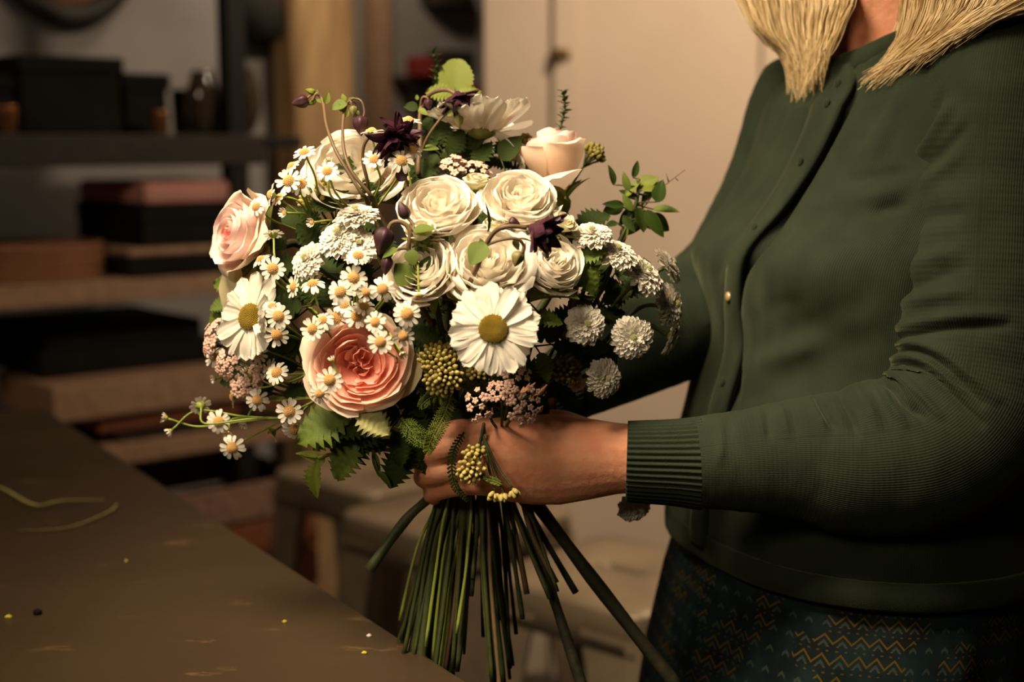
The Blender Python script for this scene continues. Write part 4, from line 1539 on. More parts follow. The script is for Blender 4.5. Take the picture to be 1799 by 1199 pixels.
def rose(label, pos, n, R, kind, mats, tail, roll=0.0, seed=1.0, stem_r=0.0038, outer=(), group=None, stemmat='stem_green', hscale=1.0):
    n = V(n).normalized()
    M = frame_mat(pos, n, roll)
    base = pos - n * 0.012
    pts = stem_path(base, n, tail)
    root = thing('rose', label, 'rose', pts[-1], group)
    mb = MB(); stem_mesh(mb, pts, stem_r); mb.obj('stem', stemmat, root)
    M2 = Matrix.Translation(-pts[-1]) @ M
    k = 0
    L = LAY[kind]
    for li, (cnt, r0, r1, r2, h, hw, curl, ruff, shift) in enumerate(L):
        mname = mats[min(len(mats) - 1, li)]
        for i in range(cnt):
            th = 2 * math.pi * i / cnt + li * 2.39 + seed
            sd = seed * 13.7 + k * 3.1
            jz = 0.10 * noise.noise(V((sd, 1.5, 1.5)))
            th += 0.5 * noise.noise(V((sd, 3.3, 8.1)))
            ct = (shift * math.cos(th * 1.7 + sd), shift * math.sin(th * 2.3 + sd))
            jr = 1 + 0.14 * noise.noise(V((sd, 5.1, 2.2)))
            mb = rose_petal(R, th, r0, r1 * jr, r2 * jr, (h + jz) * hscale, hw, curl, -0.02, ruff, sd, ctr=ct)
            mb.obj('petal', mname, root, M=M2)
            k += 1
    for (th, r1, r2, h, hw, curl, mname) in outer:
        mb = rose_petal(R, th, 0.08, r1, r2, h, hw, curl, -0.04, 0.07, seed + th * 5, notch=0.3)
        mb.obj('petal', mname, root, M=M2)
    # receptacle and sepals
    mb = MB()
    mb.lathe([(0.003, -0.014), (0.006, -0.010), (0.0075, -0.005), (0.006, 0.0), (0.0, 0.002)], 12)
    mb.obj('receptacle', 'sepal_olive', root, M=M2)
    for i in range(5):
        a = 2 * math.pi * i / 5 + seed
        d = V((math.cos(a), math.sin(a), 0))
        put_leaf(root, M @ (d * 0.005 + V((0, 0, -0.003))), M.to_3x3() @ (d * 0.85 + V((0, 0, 0.1 if kind != 'bud' else 0.75))), M.to_3x3() @ V((d.x, d.y, 0.8)) * (1 if kind != 'bud' else -1), R * (0.75 if kind != 'bud' else 0.95), 'lance', 'sepal_olive', 'sepal', 1.6)
    return root


GW = 'white roses in the bouquet'
CORAL = ['petal_coral', 'petal_coral', 'petal_coral', 'petal_coral', 'petal_coral_mid', 'petal_coral_mid', 'petal_blush_out']
def px2m(px, d):
    return px * d / F_PX
d_ = dome(637, 640, -0.012)
rose('open coral-pink garden rose with pale cream outer petals', P(634, 642, d_ + 0.03), camv(0.06, 0.12, 1), px2m(88, d_), 'open', CORAL, (1200, 1222, 1.15), seed=0.6, stem_r=0.0052, stemmat='stem_dark',
     outer=((math.radians(120), 1.05, 1.0, 0.62, 0.75, 0.10, 'petal_blush_green'), (math.radians(70), 1.05, 1.06, 0.58, 0.7, 0.06, 'petal_blush_green'), (math.radians(165), 1.0, 1.02, 0.55, 0.6, 0.1, 'petal_blush_out'), (math.radians(-20), 1.0, 1.08, 0.5, 0.6, 0.12, 'petal_blush_green'), (math.radians(215), 1.0, 1.05, 0.45, 0.6, 0.14, 'petal_blush_out')))
BLUSH = ['petal_blush_deep', 'petal_blush_deep', 'petal_blush', 'petal_blush', 'petal_blush', 'petal_blush_out']
rose('blush-pink half-open rose on the side over the terracotta saucers', P(466, 424, 1.12), camv(-0.72, 0.20, 0.62), px2m(72, 1.14), 'bud', BLUSH, (1034, 1240, 1.13), seed=2.2, stem_r=0.004, stemmat='stem_dark',
     outer=((math.radians(-100), 1.3, 1.5, 0.55, 0.6, 0.45, 'petal_blush_green'), (math.radians(60), 1.2, 1.0, 0.9, 0.7, 0.25, 'petal_blush_out'), (math.radians(0), 1.15, 0.9, 0.95, 0.7, 0.2, 'petal_blush_out')))
rose('tall blush-peach rose with a curled outer petal against the cream wall', P(985, 346, 1.15), camv(-0.22, 0.97, 0.10), px2m(62, 1.16), 'bud', ['petal_blush', 'petal_blush', 'petal_blush', 'petal_blush', 'petal_blush', 'petal_blush_out'], (648, 1002, 1.12), seed=1.1, hscale=1.65, stem_r=0.0038,
     outer=((math.radians(-95), 1.45, 0.98, 1.05, 0.5, 0.25, 'petal_green_out'), (math.radians(-5), 1.5, 2.0, 0.8, 0.5, 0.5, 'petal_blush_out'), (math.radians(180), 1.15, 0.85, 1.3, 0.7, 0.1, 'petal_blush')))
WH = ['petal_cream', 'petal_cream', 'petal_white', 'petal_white', 'petal_white', 'petal_white', 'petal_cream']
WR = [(772, 366, 70, (-0.04, 0.6, 0.78), 0.012, 1.0, 'full white rose beside the dark columbine bud and pale green rosebud'),
      (912, 350, 66, (0.08, 0.6, 0.75), 0.012, 2.0, 'white rose just in front of the tall blush-peach rose'),
      (857, 466, 82, (-0.02, 0.5, 0.85), -0.004, 3.0, 'large white rose directly above the big front-facing daisy'),
      (968, 462, 60, (0.4, 0.4, 0.82), -0.002, 4.0, 'white rose tucked between columbine bloom and jagged raspberry leaves'),
      (742, 476, 66, (-0.3, 0.42, 0.85), -0.004, 5.0, 'white rose behind the curved columbine stem and feverfew'),
      (622, 298, 86, (-0.1, 0.6, 0.78), 0.06, 6.0, 'large soft white rose behind the thin columbine stems')]
for k, (x, y, r, n, off, sd, lab) in enumerate(WR):
    dd = dome(x, y, off)
    nn = camv(*n)
    R = px2m(r, dd)
    rose(lab, P(x, y, dd) - nn * R * 0.6, nn, R, 'white', WH, next_tail(), seed=sd, group=GW)

# small green-white rosebuds
RB = [(738, 405, 36, (-0.15, 0.8, 0.6), -0.012, 'pale green rosebud under the full white rose'), (838, 318, 32, (0.05, 0.9, 0.4), 0.02, 'pale green rosebud wedged between two white roses'),
      (987, 390, 36, (0.35, 0.75, 0.55), 0.0, 'green-cream rosebud under the tall blush-peach rose'), (872, 395, 30, (0.1, 0.8, 0.6), 0.005, 'pale green rosebud behind the columbine flower stalk'),
      (808, 512, 26, (-0.1, 0.5, 0.85), 0.012, 'small closed green rosebud above the big front daisy')]
for k, (x, y, r, n, off, lab) in enumerate(RB):
    dd = dome(x, y, off)
    nn = camv(*n)
    R = px2m(r * 0.8, dd)
    rose(lab, P(x, y, dd) - nn * R * 0.7, nn, R, 'bud', ['petal_cream', 'petal_cream', 'petal_cream_green', 'petal_cream_green', 'petal_cream_green'], next_tail(), seed=8.3 + k, stem_r=0.0025, group='pale green rosebuds')

# ------------------------------------------------------------------ big daisies
def ray_petal(L, W, bend, cup, seed):
    mb = MB()

    def fn(u, v):
        s = (u - 0.5) * 2
        w = (0.42 + 0.58 * math.sin(math.pi * min(1, 0.08 + v * 0.62))) * (1.0 if v < 0.86 else math.sqrt(max(0.0, 1 - ((v - 0.86) / 0.145) ** 2)) * 0.93 + 0.07)
        notch = -0.035 * math.cos(s * math.pi * 2.2) * max(0, v - 0.85) / 0.15
        y = L * (v + notch * 0.6)
        z = bend * L * v * v + cup * W * s * s - 0.06 * W * math.cos(s * math.pi * 2.5) + 0.05 * L * noise.noise(V((seed, v * 2, s)))
        x = s * W * w + 0.06 * L * v * v * noise.noise(V((seed * 3, 5, 5)))
        return V((x, y, z))
    mb.grid(8, 12, fn)
    return mb


def florets(mb, R, H, n, r, flat=0.35, hollow=0.0):
    for i in range(n):
        q = math.sqrt((i + 0.5) / n)
        a = i * 2.39996
        x, y = R * q * math.cos(a), R * q * math.sin(a)
        z = H * (1 - q * q) - hollow * math.exp(-(q / 0.35) ** 2)
        nn = V((x / R * 0.8, y / R * 0.8, 1)).normalized()
        t1 = nn.orthogonal().normalized(); t2 = nn.cross(t1)
        mb.ell(V((x, y, z)), (t1 * r, t2 * r, nn * r * 1.3), 5, 4)


def daisy(label, pos, n, Lr, n_pet, tail, seed, bend=-0.1, roll=0.0, over=(), disc=0.3, W=0.16, group='big white daisies'):
    n = V(n).normalized()
    M = frame_mat(pos, n, roll)
    pts = stem_path(pos - n * 0.006, n, tail)
    root = thing('ox_eye_daisy', label, 'daisy', pts[-1], group)
    mb = MB(); stem_mesh(mb, pts, 0.0024); mb.obj('stem', 'stem_green', root)
    M2 = Matrix.Translation(-pts[-1]) @ M
    mb = MB()
    mb.lathe([(0, -0.007), (0.004, -0.006), (Lr * disc * 1.05, -0.002), (Lr * disc * 1.0, 0.001), (Lr * disc * 0.6, 0.003), (0, 0.0035)], 24)
    mb.obj('calyx', 'sepal_olive', root, M=M2)
    mb = MB(); florets(mb, Lr * disc, 0.0035, 260, Lr * disc * 0.068, hollow=0.0012)
    for v in mb.v:
        v.z += 0.0015
    d = mb.obj('disc_florets', 'daisy_disc', root, M=M2); d['kind'] = 'stuff'
    r = random.Random(int(seed * 100))
    for i in range(n_pet):
        lay = i % 2
        a = 2 * math.pi * i / n_pet + r.uniform(-0.07, 0.07)
        L = Lr * r.uniform(0.90, 1.06) * (1 - disc * 0.75)
        b = bend + r.uniform(-0.12, 0.12)
        tilt = -0.06 * lay + r.uniform(-0.08, 0.08)
        for (a0, wd, tl, bb) in over:
            dlt = (a - a0 + math.pi) % (2 * math.pi) - math.pi
            if abs(dlt) < wd:
                tilt += tl * (1 - abs(dlt) / wd); b += bb
        mb = ray_petal(L, Lr * W * r.uniform(0.88, 1.15), b, r.uniform(-0.1, 0.35), seed + i)
        Mp = M2 @ Matrix.Rotation(a - math.pi / 2, 4, 'Z') @ Matrix.Translation((0, Lr * disc * 0.72, -0.0008 * lay)) @ Matrix.Rotation(tilt, 4, 'X') @ Matrix.Rotation(r.uniform(-0.25, 0.25), 4, 'Y')
        mb.obj('petal', 'ray_white', root, M=Mp)
    return root

dd = dome(866, 577, -0.045)
daisy('big white daisy with olive-gold centre facing straight out', P(866, 578, dd), camv(0.03, 0.10, 1), px2m(84, dd), 23, (1012, 1042, 1.15), 1.3, -0.08)
dd = dome(438, 557, -0.012)
daisy('big white daisy turned sideways with petals folded over its centre', P(440, 557, dd), camv(-0.48, 0.16, 0.8), px2m(78, dd), 24, next_tail(), 2.7, -0.05, over=((0.0, 0.9, 0.75, 0.2),))
dd = 1.15
daisy('big white daisy seen from its side at the top of the bouquet', P(846, 232, dd), camv(0.03, 0.90, -0.10), px2m(104, dd), 22, (968, 1050, 1.13), 3.9, 0.05, over=((0.0, 100.0, 0.42, 0.0), (math.pi / 2, 0.3, -1.3, -0.25)), disc=0.22, W=0.19)


# ------------------------------------------------------------------ button chrysanthemums
def pom_mesh(seed, n=210):
    mb = MB()
    r = random.Random(seed)
    for i in range(n):
        q = math.sqrt((i + 0.5) / n)
        a = i * 2.39996 + r.uniform(-0.15, 0.15)
        pol = q * 1.72 + r.uniform(-0.16, 0.16)       # polar angle from the axis
        L = (0.36 + 0.46 * q ** 1.2) * r.uniform(0.86, 1.1)
        W = (0.075 + 0.085 * q) * r.uniform(0.8, 1.25)
        if q < 0.22:
            L *= 0.8
        R0 = 0.30
        dirv = V((math.sin(pol) * math.cos(a), math.sin(pol) * math.sin(a), math.cos(pol) * 0.72))
        side = V((-math.sin(a), math.cos(a), 0))
        upv = dirv.cross(side).normalized()
        base = dirv * R0 * (0.4 + 0.6 * q)
        b = len(mb.v)
        for v_ in (0.0, 0.55, 0.88, 1.0):
            ww = W * (0.55, 1.0, 0.85, 0.35)[(0.0, 0.55, 0.88, 1.0).index(v_)]
            for s in (-1, 0, 1):
                curlv = upv * (-0.10 * v_ * v_ + 0.03 * abs(s))
                mb.v.append(base + dirv * L * v_ + side * s * ww + curlv * (1.0 if s else 1.35) + dirv * (0.035 if (s == 0 and v_ == 1.0) else 0))
                mb.uv.append((0.5 + s * 0.5, v_))
        for j in range(3):
            for i2 in range(2):
                mb.f.append((b + j * 3 + i2, b + j * 3 + i2 + 1, b + (j + 1) * 3 + i2 + 1, b + (j + 1) * 3 + i2)); mb.mi.append(0)
    return mb.mesh('petals', 'ray_white')

POM = [pom_mesh(s) for s in (1, 2, 3)]
mbc = MB(); mbc.lathe([(0.05, -0.34), (0.22, -0.26), (0.34, -0.1), (0.28, 0.02), (0, 0.02)], 14)
POM_CAL = mbc.mesh('calyx', 'sepal_olive')
mbc = MB()
florets(mbc, 0.16, 0.06, 30, 0.035)
for v in mbc.v:
    v.z += 0.46
POM_EYE = mbc.mesh('eye', 'leaf_pale_back')


def branch_stem(mb, join, heads, r):
    for hp, hn in heads:
        L = (hp - join).length
        stem_mesh(mb, [hp, hp - hn * min(0.025, L * 0.3), join.lerp(hp - hn * 0.02, 0.45), join], r, r * 1.15, 6)


def chrys(label, join, heads, tail, stemmat='stem_green', r=0.0016):
    """heads: (pos, n, R)"""
    jn = (join - BP).normalized()
    pts = stem_path(join, jn, tail, 0.02)
    root = thing('button_chrysanthemum', label, 'chrysanthemum', pts[-1], 'white button chrysanthemum sprays')
    mb = MB(); stem_mesh(mb, pts, r * 1.15); branch_stem(mb, join, [(p - n * R * 0.3, n) for p, n, R in heads], r); mb.obj('stem', stemmat, root)
    for k, (p, n, R) in enumerate(heads):
        M = Matrix.Translation(-pts[-1]) @ frame_mat(p, n, k * 1.7) @ Matrix.Diagonal((R, R, R * 0.85, 1))
        cal = link_mesh('flower_head', POM_CAL, root, M)
        ch = link_mesh('petals', POM[k % 3], cal, Matrix.Identity(4))
        link_mesh('eye', POM_EYE, cal, Matrix.Identity(4))
    return root


def H(x, y, r, n, off=0.0, d=None):
    d = dome(x, y, off) if d is None else d
    return (P(x, y, d), camv(*n), px2m(r, d) * 1.12)

chrys('white button chrysanthemum spray beside the purple columbine bud', P(640, 520, 1.13), [H(626, 378, 33, (-0.1, 0.85, 0.45), 0.0), H(598, 415, 36, (-0.35, 0.6, 0.7), -0.004), H(630, 432, 30, (0.1, 0.5, 0.85), -0.004), H(541, 457, 30, (-0.5, 0.4, 0.75), 0.0)], next_tail())
chrys('white button chrysanthemum spray leaning against the green sleeve', P(985, 650, 1.15), [H(1040, 412, 30, (0.0, 0.75, 0.6), 0.0), H(1082, 445, 34, (0.25, 0.75, 0.55), 0.0), H(1130, 482, 38, (0.55, 0.6, 0.5), 0.0), H(1174, 466, 31, (0.8, 0.5, 0.2), 0.015)], next_tail(), 'stem_green')
chrys('white button chrysanthemum spray reaching furthest along the cardigan front', P(975, 680, 1.15), [H(1178, 536, 34, (0.78, 0.1, 0.55), 0.0), H(1181, 592, 28, (0.9, -0.35, 0.1), 0.01), H(1110, 593, 32, (0.2, -0.05, 0.98), -0.012)], next_tail(), 'stem_green')
chrys('white button chrysanthemum spray low beside the dark sleeve', P(960, 700, 1.14), [H(1028, 570, 31, (0.25, 0.15, 0.95), -0.004), H(1062, 665, 29, (0.45, -0.05, 0.85), -0.008), H(1014, 676, 15, (0.3, -0.5, 0.6), 0.03)], next_tail())
chrys('drooping white chrysanthemum hanging under the green cuff', P(1010, 800, 1.19), [(P(1114, 893, 1.14), camv(0.15, -0.45, 0.85), px2m(28, 1.14))], next_tail())


# ------------------------------------------------------------------ feverfew
def fev_petals(seed, n, bend, L=1.0):
    mb = MB()
    r = random.Random(seed)
    for i in range(n):
        a = 2 * math.pi * i / n + r.uniform(-0.12, 0.12)
        Lp = r.uniform(0.52, 0.64) * L
        W = r.uniform(0.13, 0.165)
        b = bend + r.uniform(-0.15, 0.15)
        d = V((math.cos(a), math.sin(a), 0)); s_ = V((-math.sin(a), math.cos(a), 0))
        base = len(mb.v)
        vs = (0.0, 0.35, 0.75, 0.94, 1.0)
        ws = (0.55, 0.9, 1.05, 0.75, 0.35)
        for j, v_ in enumerate(vs):
            for s in (-1, 0, 1):
                mb.v.append(d * (0.36 + Lp * v_) + s_ * s * W * ws[j] + V((0, 0, b * v_ * v_ * Lp + 0.03 * abs(s) + r.uniform(-0.01, 0.01))))
                mb.uv.append((0.5 + 0.5 * s, v_))
        for j in range(4):
            for q in range(2):
                mb.f.append((base + j * 3 + q, base + j * 3 + q + 1, base + (j + 1) * 3 + q + 1, base + (j + 1) * 3 + q)); mb.mi.append(0)
    return mb.mesh('ray_petals', 'ray_white')

FEV = [fev_petals(1, 12, -0.1), fev_petals(2, 13, -0.3), fev_petals(3, 11, 0.1), fev_petals(4, 12, -0.5)]
FEV_BUD = fev_petals(9, 10, 1.4, 0.7)
mbc = MB(); mbc.cur = 0
mbc.lathe([(0.0, -0.42), (0.09, -0.40), (0.34, -0.18), (0.42, 0.0), (0.3, 0.06), (0, 0.1)], 14)
mbc.cur = 1
florets(mbc, 0.40, 0.27, 70, 0.06)
FEV_HEAD = mbc.mesh('flower_head', ['stem_bright', 'feverfew_disc'])


def feverfew(label, join, heads, tail, r=0.0008):
    """heads: (pos, n, R, kind)"""
    pts = stem_path(join, (join - BP).normalized(), tail, 0.015)
    root = thing('feverfew_sprig', label, 'feverfew', pts[-1], 'feverfew sprigs')
    mb = MB(); stem_mesh(mb, pts, r * 1.5)
    branch_stem(mb, join, [(p - n * R * 0.35, n) for p, n, R, k in heads], r)
    mb.obj('stem', 'stem_bright', root)
    for i, (p, n, R, kd) in enumerate(heads):
        M = Matrix.Translation(-pts[-1]) @ frame_mat(p, n, i * 1.3) @ Matrix.Diagonal((R, R, R, 1))
        hd = link_mesh('flower_head', FEV_HEAD, root, M)
        link_mesh('ray_petals', FEV_BUD if kd == 'b' else FEV[i % 4], hd, Matrix.Identity(4))
    return root


def FH(x, y, n=None, off=-0.02, r=22, kd='f', d=None):
    d = dome(x, y, off) if d is None else d
    p = P(x, y, d)
    if n is None:
        nn = outn(p, 0.9)
        nn = (nn + V((frnd.uniform(-1, 1), frnd.uniform(-1, 1), frnd.uniform(-1, 1))) * 0.28).normalized()
    else:
        nn = camv(*n)
    if kd == 'b':
        r *= 0.62
    return (p, nn, px2m(r, d), kd)

FE = [
 ('feverfew sprig arching out furthest over the workbench', (505, 735, 1.11),
  [FH(352, 713, (-0.3, 0.45, -0.8), 0, 20), FH(384, 741, (0.1, 0.1, 1), -0.015, 23), FH(401, 763, (0, -0.5, 0.8), -0.01, 20, 'b'), FH(408, 787, (0.05, -0.05, 1), -0.015, 24), FH(291, 735, (-0.9, 0.25, 0.15), 0, 20, 'b'), FH(299, 758, (-0.7, -0.55, 0.1), 0, 19, 'b'), FH(429, 745, (-0.3, -0.6, 0.5), -0.01, 18, 'b')]),
 ('feverfew sprig below the coral rose with one flower in profile', (560, 700, 1.10),
  [FH(508, 723, (0.05, 0.1, 1), -0.02, 25), FH(517, 755, (0.1, -0.45, 0.9), -0.02, 24), FH(477, 761, (-0.75, -0.5, 0.15), -0.01, 22), FH(452, 703, (0.02, 0.1, 1), -0.015, 22), FH(410, 697, (-0.97, 0.05, 0.12), -0.01, 22)]),
 ('feverfew sprig beside the pink yarrow under the sideways daisy', (545, 650, 1.11),
  [FH(377, 628, (-0.35, 0.35, 0.85), -0.01, 21), FH(486, 655, (-0.3, 0.45, 0.8), -0.02, 24), FH(474, 648, (-0.6, 0.3, 0.5), 0.0, 20), FH(431, 653, (-0.5, 0.7, 0.3), -0.005, 18, 'b'), FH(403, 662, (-0.6, -0.1, 0.7), -0.005, 17, 'b'), FH(377, 666, (-0.8, -0.2, 0.5), 0.0, 17, 'b'), FH(452, 623, (0.1, -0.3, 0.9), -0.005, 20)]),
 ('feverfew sprig lying on the coral rose petals', (600, 660, 1.07),
  [FH(579, 668, (0.05, 0.1, 1), -0.05, 25), FH(562, 692, (-0.1, -0.1, 1), -0.048, 20), FH(583, 633, (-0.3, 0.8, 0.3), -0.045, 15, 'b')]),
 ('feverfew sprig between the coral rose and the big front daisy', (712, 640, 1.075),
  [FH(668, 601, (0.1, 0.15, 1), -0.05, 24), FH(715, 552, (0.02, 0.1, 1), -0.035, 27), FH(708, 591, (0.25, -0.2, 0.9), -0.035, 22), FH(706, 622, (0.4, -0.6, 0.5), -0.035, 20, 'b'), FH(659, 566, (-0.2, 0.2, 0.95), -0.045, 21)]),
 ('feverfew cluster above the coral rose beside the columbine leaves', (625, 590, 1.085),
  [FH(621, 488, (0.1, 0.25, 0.95), -0.025, 25), FH(598, 513, (-0.15, 0.15, 1), -0.03, 25), FH(643, 514, (0.3, 0.0, 0.9), -0.03, 18), FH(672, 508, (0.0, 0.1, 1), -0.03, 24), FH(623, 505, (0.1, 0.5, 0.7), -0.01, 22), FH(629, 449, (0.1, 0.6, 0.75), -0.025, 23), FH(737, 520, (0.15, -0.9, 0.2), -0.02, 18)]),
 ('feverfew cluster resting along the top petals of the coral rose', (600, 620, 1.09),
  [FH(627, 556, (0.05, 0.35, 0.9), 0.0, 25), FH(590, 560, (-0.1, 0.2, 0.95), 0.0, 24), FH(549, 578, (-0.35, 0.1, 0.9), -0.025, 24), FH(566, 563, (-0.2, 0.55, 0.75), -0.02, 22), FH(604, 536, (0.0, 0.6, 0.7), 0.005, 22), FH(640, 539, (0.2, 0.6, 0.7), 0.0, 22)]),
 ('feverfew sprig over the folded petals of the sideways daisy', (540, 600, 1.11),
  [FH(489, 556, (0.15, 0.1, 1), -0.035, 24), FH(478, 538, (0.0, 0.75, 0.6), -0.025, 19), FH(486, 589, (0.2, -0.1, 1), -0.025, 23)]),
 ('feverfew sprig just below the blush side rose', (540, 540, 1.11),
  [FH(479, 472, (0.05, 0.15, 1), -0.02, 24), FH(458, 456, (-0.45, 0.75, 0.4), -0.01, 20), FH(516, 504, (-0.75, 0.1, 0.6), -0.02, 22), FH(549, 499, (-0.1, 0.8, 0.55), -0.02, 24), FH(480, 412, (-0.15, 0.9, -0.35), -0.01, 20)]),
 ('feverfew cluster above the blush side rose', (560, 420, 1.13),
  [FH(535, 268, (-0.25, 0.75, 0.6), 0.0, 23), FH(512, 292, (-0.5, 0.6, 0.4), 0.01, 20), FH(507, 318, (-0.25, 0.3, 0.9), -0.01, 26), FH(529, 323, (-0.05, 0.4, 0.85), 0.0, 24), FH(476, 342, (-0.9, 0.2, 0.3), 0.0, 22), FH(450, 363, (-0.35, 0.35, 0.85), -0.015, 20), FH(500, 374, (-0.6, 0.0, 0.7), -0.005, 20, 'b'), FH(548, 391, (-0.4, -0.1, 0.8), -0.01, 18, 'b'), FH(490, 348, (-0.6, 0.5, 0.5), 0.01, 20)]),
 ('feverfew sprig in front of the large soft white rose', (640, 400, 1.11),
  [FH(575, 301, (-0.1, 0.45, 0.85), -0.03, 22), FH(578, 282, (0.0, 0.9, 0.2), -0.02, 14, 'b'), FH(657, 280, (-0.1, 0.5, 0.85), -0.01, 22), FH(705, 282, (0.15, 0.3, 0.95), -0.01, 24), FH(653, 231, (-0.1, 0.9, 0.2), 0.03, 22)]),
 ('feverfew sprig beside the dark double columbine bloom', (728, 370, 1.12),
  [FH(718, 212, (0.1, 0.85, 0.35), 0.03, 24), FH(724, 262, (0.3, 0.4, 0.8), 0.0, 22)]),
]
for lab, j, heads in FE:
    feverfew(lab, P(*j), heads, next_tail())
# ------------------------------------------------------------------ columbines
def bell_bud(mb, M, L, W, seed=0.0, sl=5):
    """closed bud hanging along +Z of M, pleated"""
    n = 20
    rr = []
    for j in range(11):
        v = j / 10
        r = W * 1.05 * (math.sin(math.pi * (0.04 + 0.955 * v) ** 0.66) ** 0.85) * (1 if v < 0.97 else 0.4)
        rr.append([M @ V((math.cos(2 * math.pi * i / n) * r * (1 - 0.20 * abs(math.cos(sl * math.pi * i / n))), math.sin(2 * math.pi * i / n) * r * (1 - 0.20 * abs(math.cos(sl * math.pi * i / n))), L * v)) for i in range(n)])
    mb.rings(rr)


def col_petal(L, W, bend, seed):
    mb = MB()

    def fn(u, v):
        s = (u - 0.5) * 2
        w = math.sin(math.pi * (0.10 + 0.90 * v) ** 0.8) ** 0.8 if v < 0.99 else 0.03
        return V((s * W * w, L * v, bend * L * v * v + 0.35 * W * s * s + 0.05 * L * noise.noise(V((seed, v * 3, s * 2)))))
    mb.grid(4, 8, fn)
    return mb


def columbine(label, path, tail, buds=(), blooms=(), leaves=(), branches=(), r=0.0012, matn='stem_purple'):
    """path: px polyline from tip down to where it enters the bouquet"""
    pts = [P(*p) for p in path]
    sp = stem_path(pts[-1], (pts[-1] - DC).normalized(), tail, 0.02)
    root = thing('columbine', label, 'columbine', sp[-1], 'dark columbines')
    mb = MB()
    stem_mesh(mb, pts + sp[1:], r, r * 1.35, 8, 0.04)
    for b in branches:
        stem_mesh(mb, [P(*q) for q in b], r * 0.62, r * 0.75, 7, 0.03)
    mb.obj('stem', matn, root)
    for (x, y, d, n, L, W, m) in buds:
        nn = camv(*n)
        mb = MB()
        bell_bud(mb, frame_mat(P(x, y, d) - nn * px2m(L, d) * 0.5, nn), px2m(L, d), px2m(W, d))
        mb.obj('bud', m, root)
    for (x, y, d, n, L, np_, opening) in blooms:
        nn = camv(*n)
        M = Matrix.Translation(-sp[-1]) @ frame_mat(P(x, y, d), nn)
        Lm = px2m(L, d)
        mb = MB(); mb.lathe([(0, -0.1), (0.10, -0.06), (0.22, 0.1), (0.20, 0.45), (0.0, 0.62)], 12)
        for v in mb.v:
            v *= Lm
        fl = mb.obj('flower', 'columbine', root, M=M)
        rr = random.Random(int(x))
        for i in range(np_):
            ring = i % 3
            a = i * 2.39996
            op = opening * (0.5, 0.85, 1.2)[ring]
            pm = col_petal(Lm * rr.uniform(0.85, 1.1), Lm * 0.27, rr.uniform(-0.35, 0.1), i + x)
            Mp = Matrix.Rotation(a, 4, 'Z') @ Matrix.Translation((0, Lm * 0.08, 0.0)) @ Matrix.Rotation(math.pi / 2 - op, 4, 'X')
            pm.obj('petal', 'columbine', fl, M=Mp)
    for (x, y, d, ang, t, size, kind, m, face) in leaves:
        put_leaf(root, P(x, y, d), ang_dir(ang, t), camv(*face), px2m(size, d), kind, m)
    return root

columbine('columbine with a single purple bud bent over on a bare thin stem',
          [(548, 178, 1.11), (556, 165, 1.11), (567, 178, 1.11), (574, 222, 1.09), (590, 265, 1.075), (615, 308, 1.07), (636, 342, 1.07)], next_tail(),
          buds=[(527, 179, 1.11, (-0.95, -0.25, 0.1), 30, 12, 'columbine_bud'), (545, 160, 1.11, (-0.9, 0.3, 0.1), 18, 6, 'leaf_light'), (547, 180, 1.112, (-0.8, -0.5, 0.1), 18, 6, 'leaf_light')],
          branches=[[(557, 164, 1.11), (545, 168, 1.11), (538, 176, 1.11)]],
          leaves=[(571, 182, 1.108, 70, 0.2, 20, 'ovate', 'leaf_light', (0.3, 0.2, 0.9)), (566, 180, 1.11, 150, 0.1, 12, 'ovate', 'leaf_green', (0, 0.5, 0.8)), (556, 166, 1.11, 80, 0.1, 9, 'ovate', 'leaf_green', (0, 0, 1))])
columbine('columbine with a nodding purple bell and round green leaf on its bend',
          [(610, 182, 1.105), (604, 200, 1.10), (602, 240, 1.085), (607, 275, 1.075), (622, 308, 1.07), (650, 342, 1.072)], next_tail(),
          buds=[(634, 222, 1.10, (0.05, -0.98, 0.1), 36, 14, 'columbine_bud'), (621, 196, 1.10, (0.05, -0.98, 0.1), 20, 7, 'bud_olive'), (626, 204, 1.108, (0.1, -0.98, 0.1), 22, 7, 'bud_olive')],
          branches=[[(610, 180, 1.105), (622, 173, 1.103), (635, 178, 1.10), (640, 195, 1.10), (638, 208, 1.10)], [(610, 182, 1.105), (616, 178, 1.10), (619, 188, 1.10)], [(612, 183, 1.105), (624, 180, 1.106), (628, 194, 1.108)]],
          leaves=[(608, 181, 1.10, 195, 0.35, 27, 'ovate2', 'leaf_green', (0.1, 0.6, 0.8)), (606, 178, 1.105, 110, 0.1, 14, 'ovate', 'leaf_light', (0, 0.2, 1)), (604, 196, 1.10, 125, 0.3, 16, 'ovate', 'leaf_light', (-0.3, 0.3, 0.8)), (606, 205, 1.10, 60, 0.2, 14, 'ovate', 'leaf_light', (0.3, 0.2, 0.8)), (612, 178, 1.105, 40, 0.1, 12, 'ovate', 'leaf_green', (0, 0.3, 1))])
columbine('columbine with a ragged dark double bloom over the soft white rose',
          [(690, 240, 1.055), (676, 235, 1.055), (656, 237, 1.055), (641, 252, 1.06), (637, 280, 1.065), (644, 312, 1.07), (652, 348, 1.08)], next_tail(),
          blooms=[(690, 240, 1.052, (0.15, -0.65, 0.45), 50, 15, 1.0), (700, 238, 1.055, (0.55, 0.55, 0.4), 44, 15, 1.15)],
          leaves=[(700, 318, 1.06, 60, 0.2, 26, 'ovate2', 'columbine', (0.2, 0.4, 0.8))])
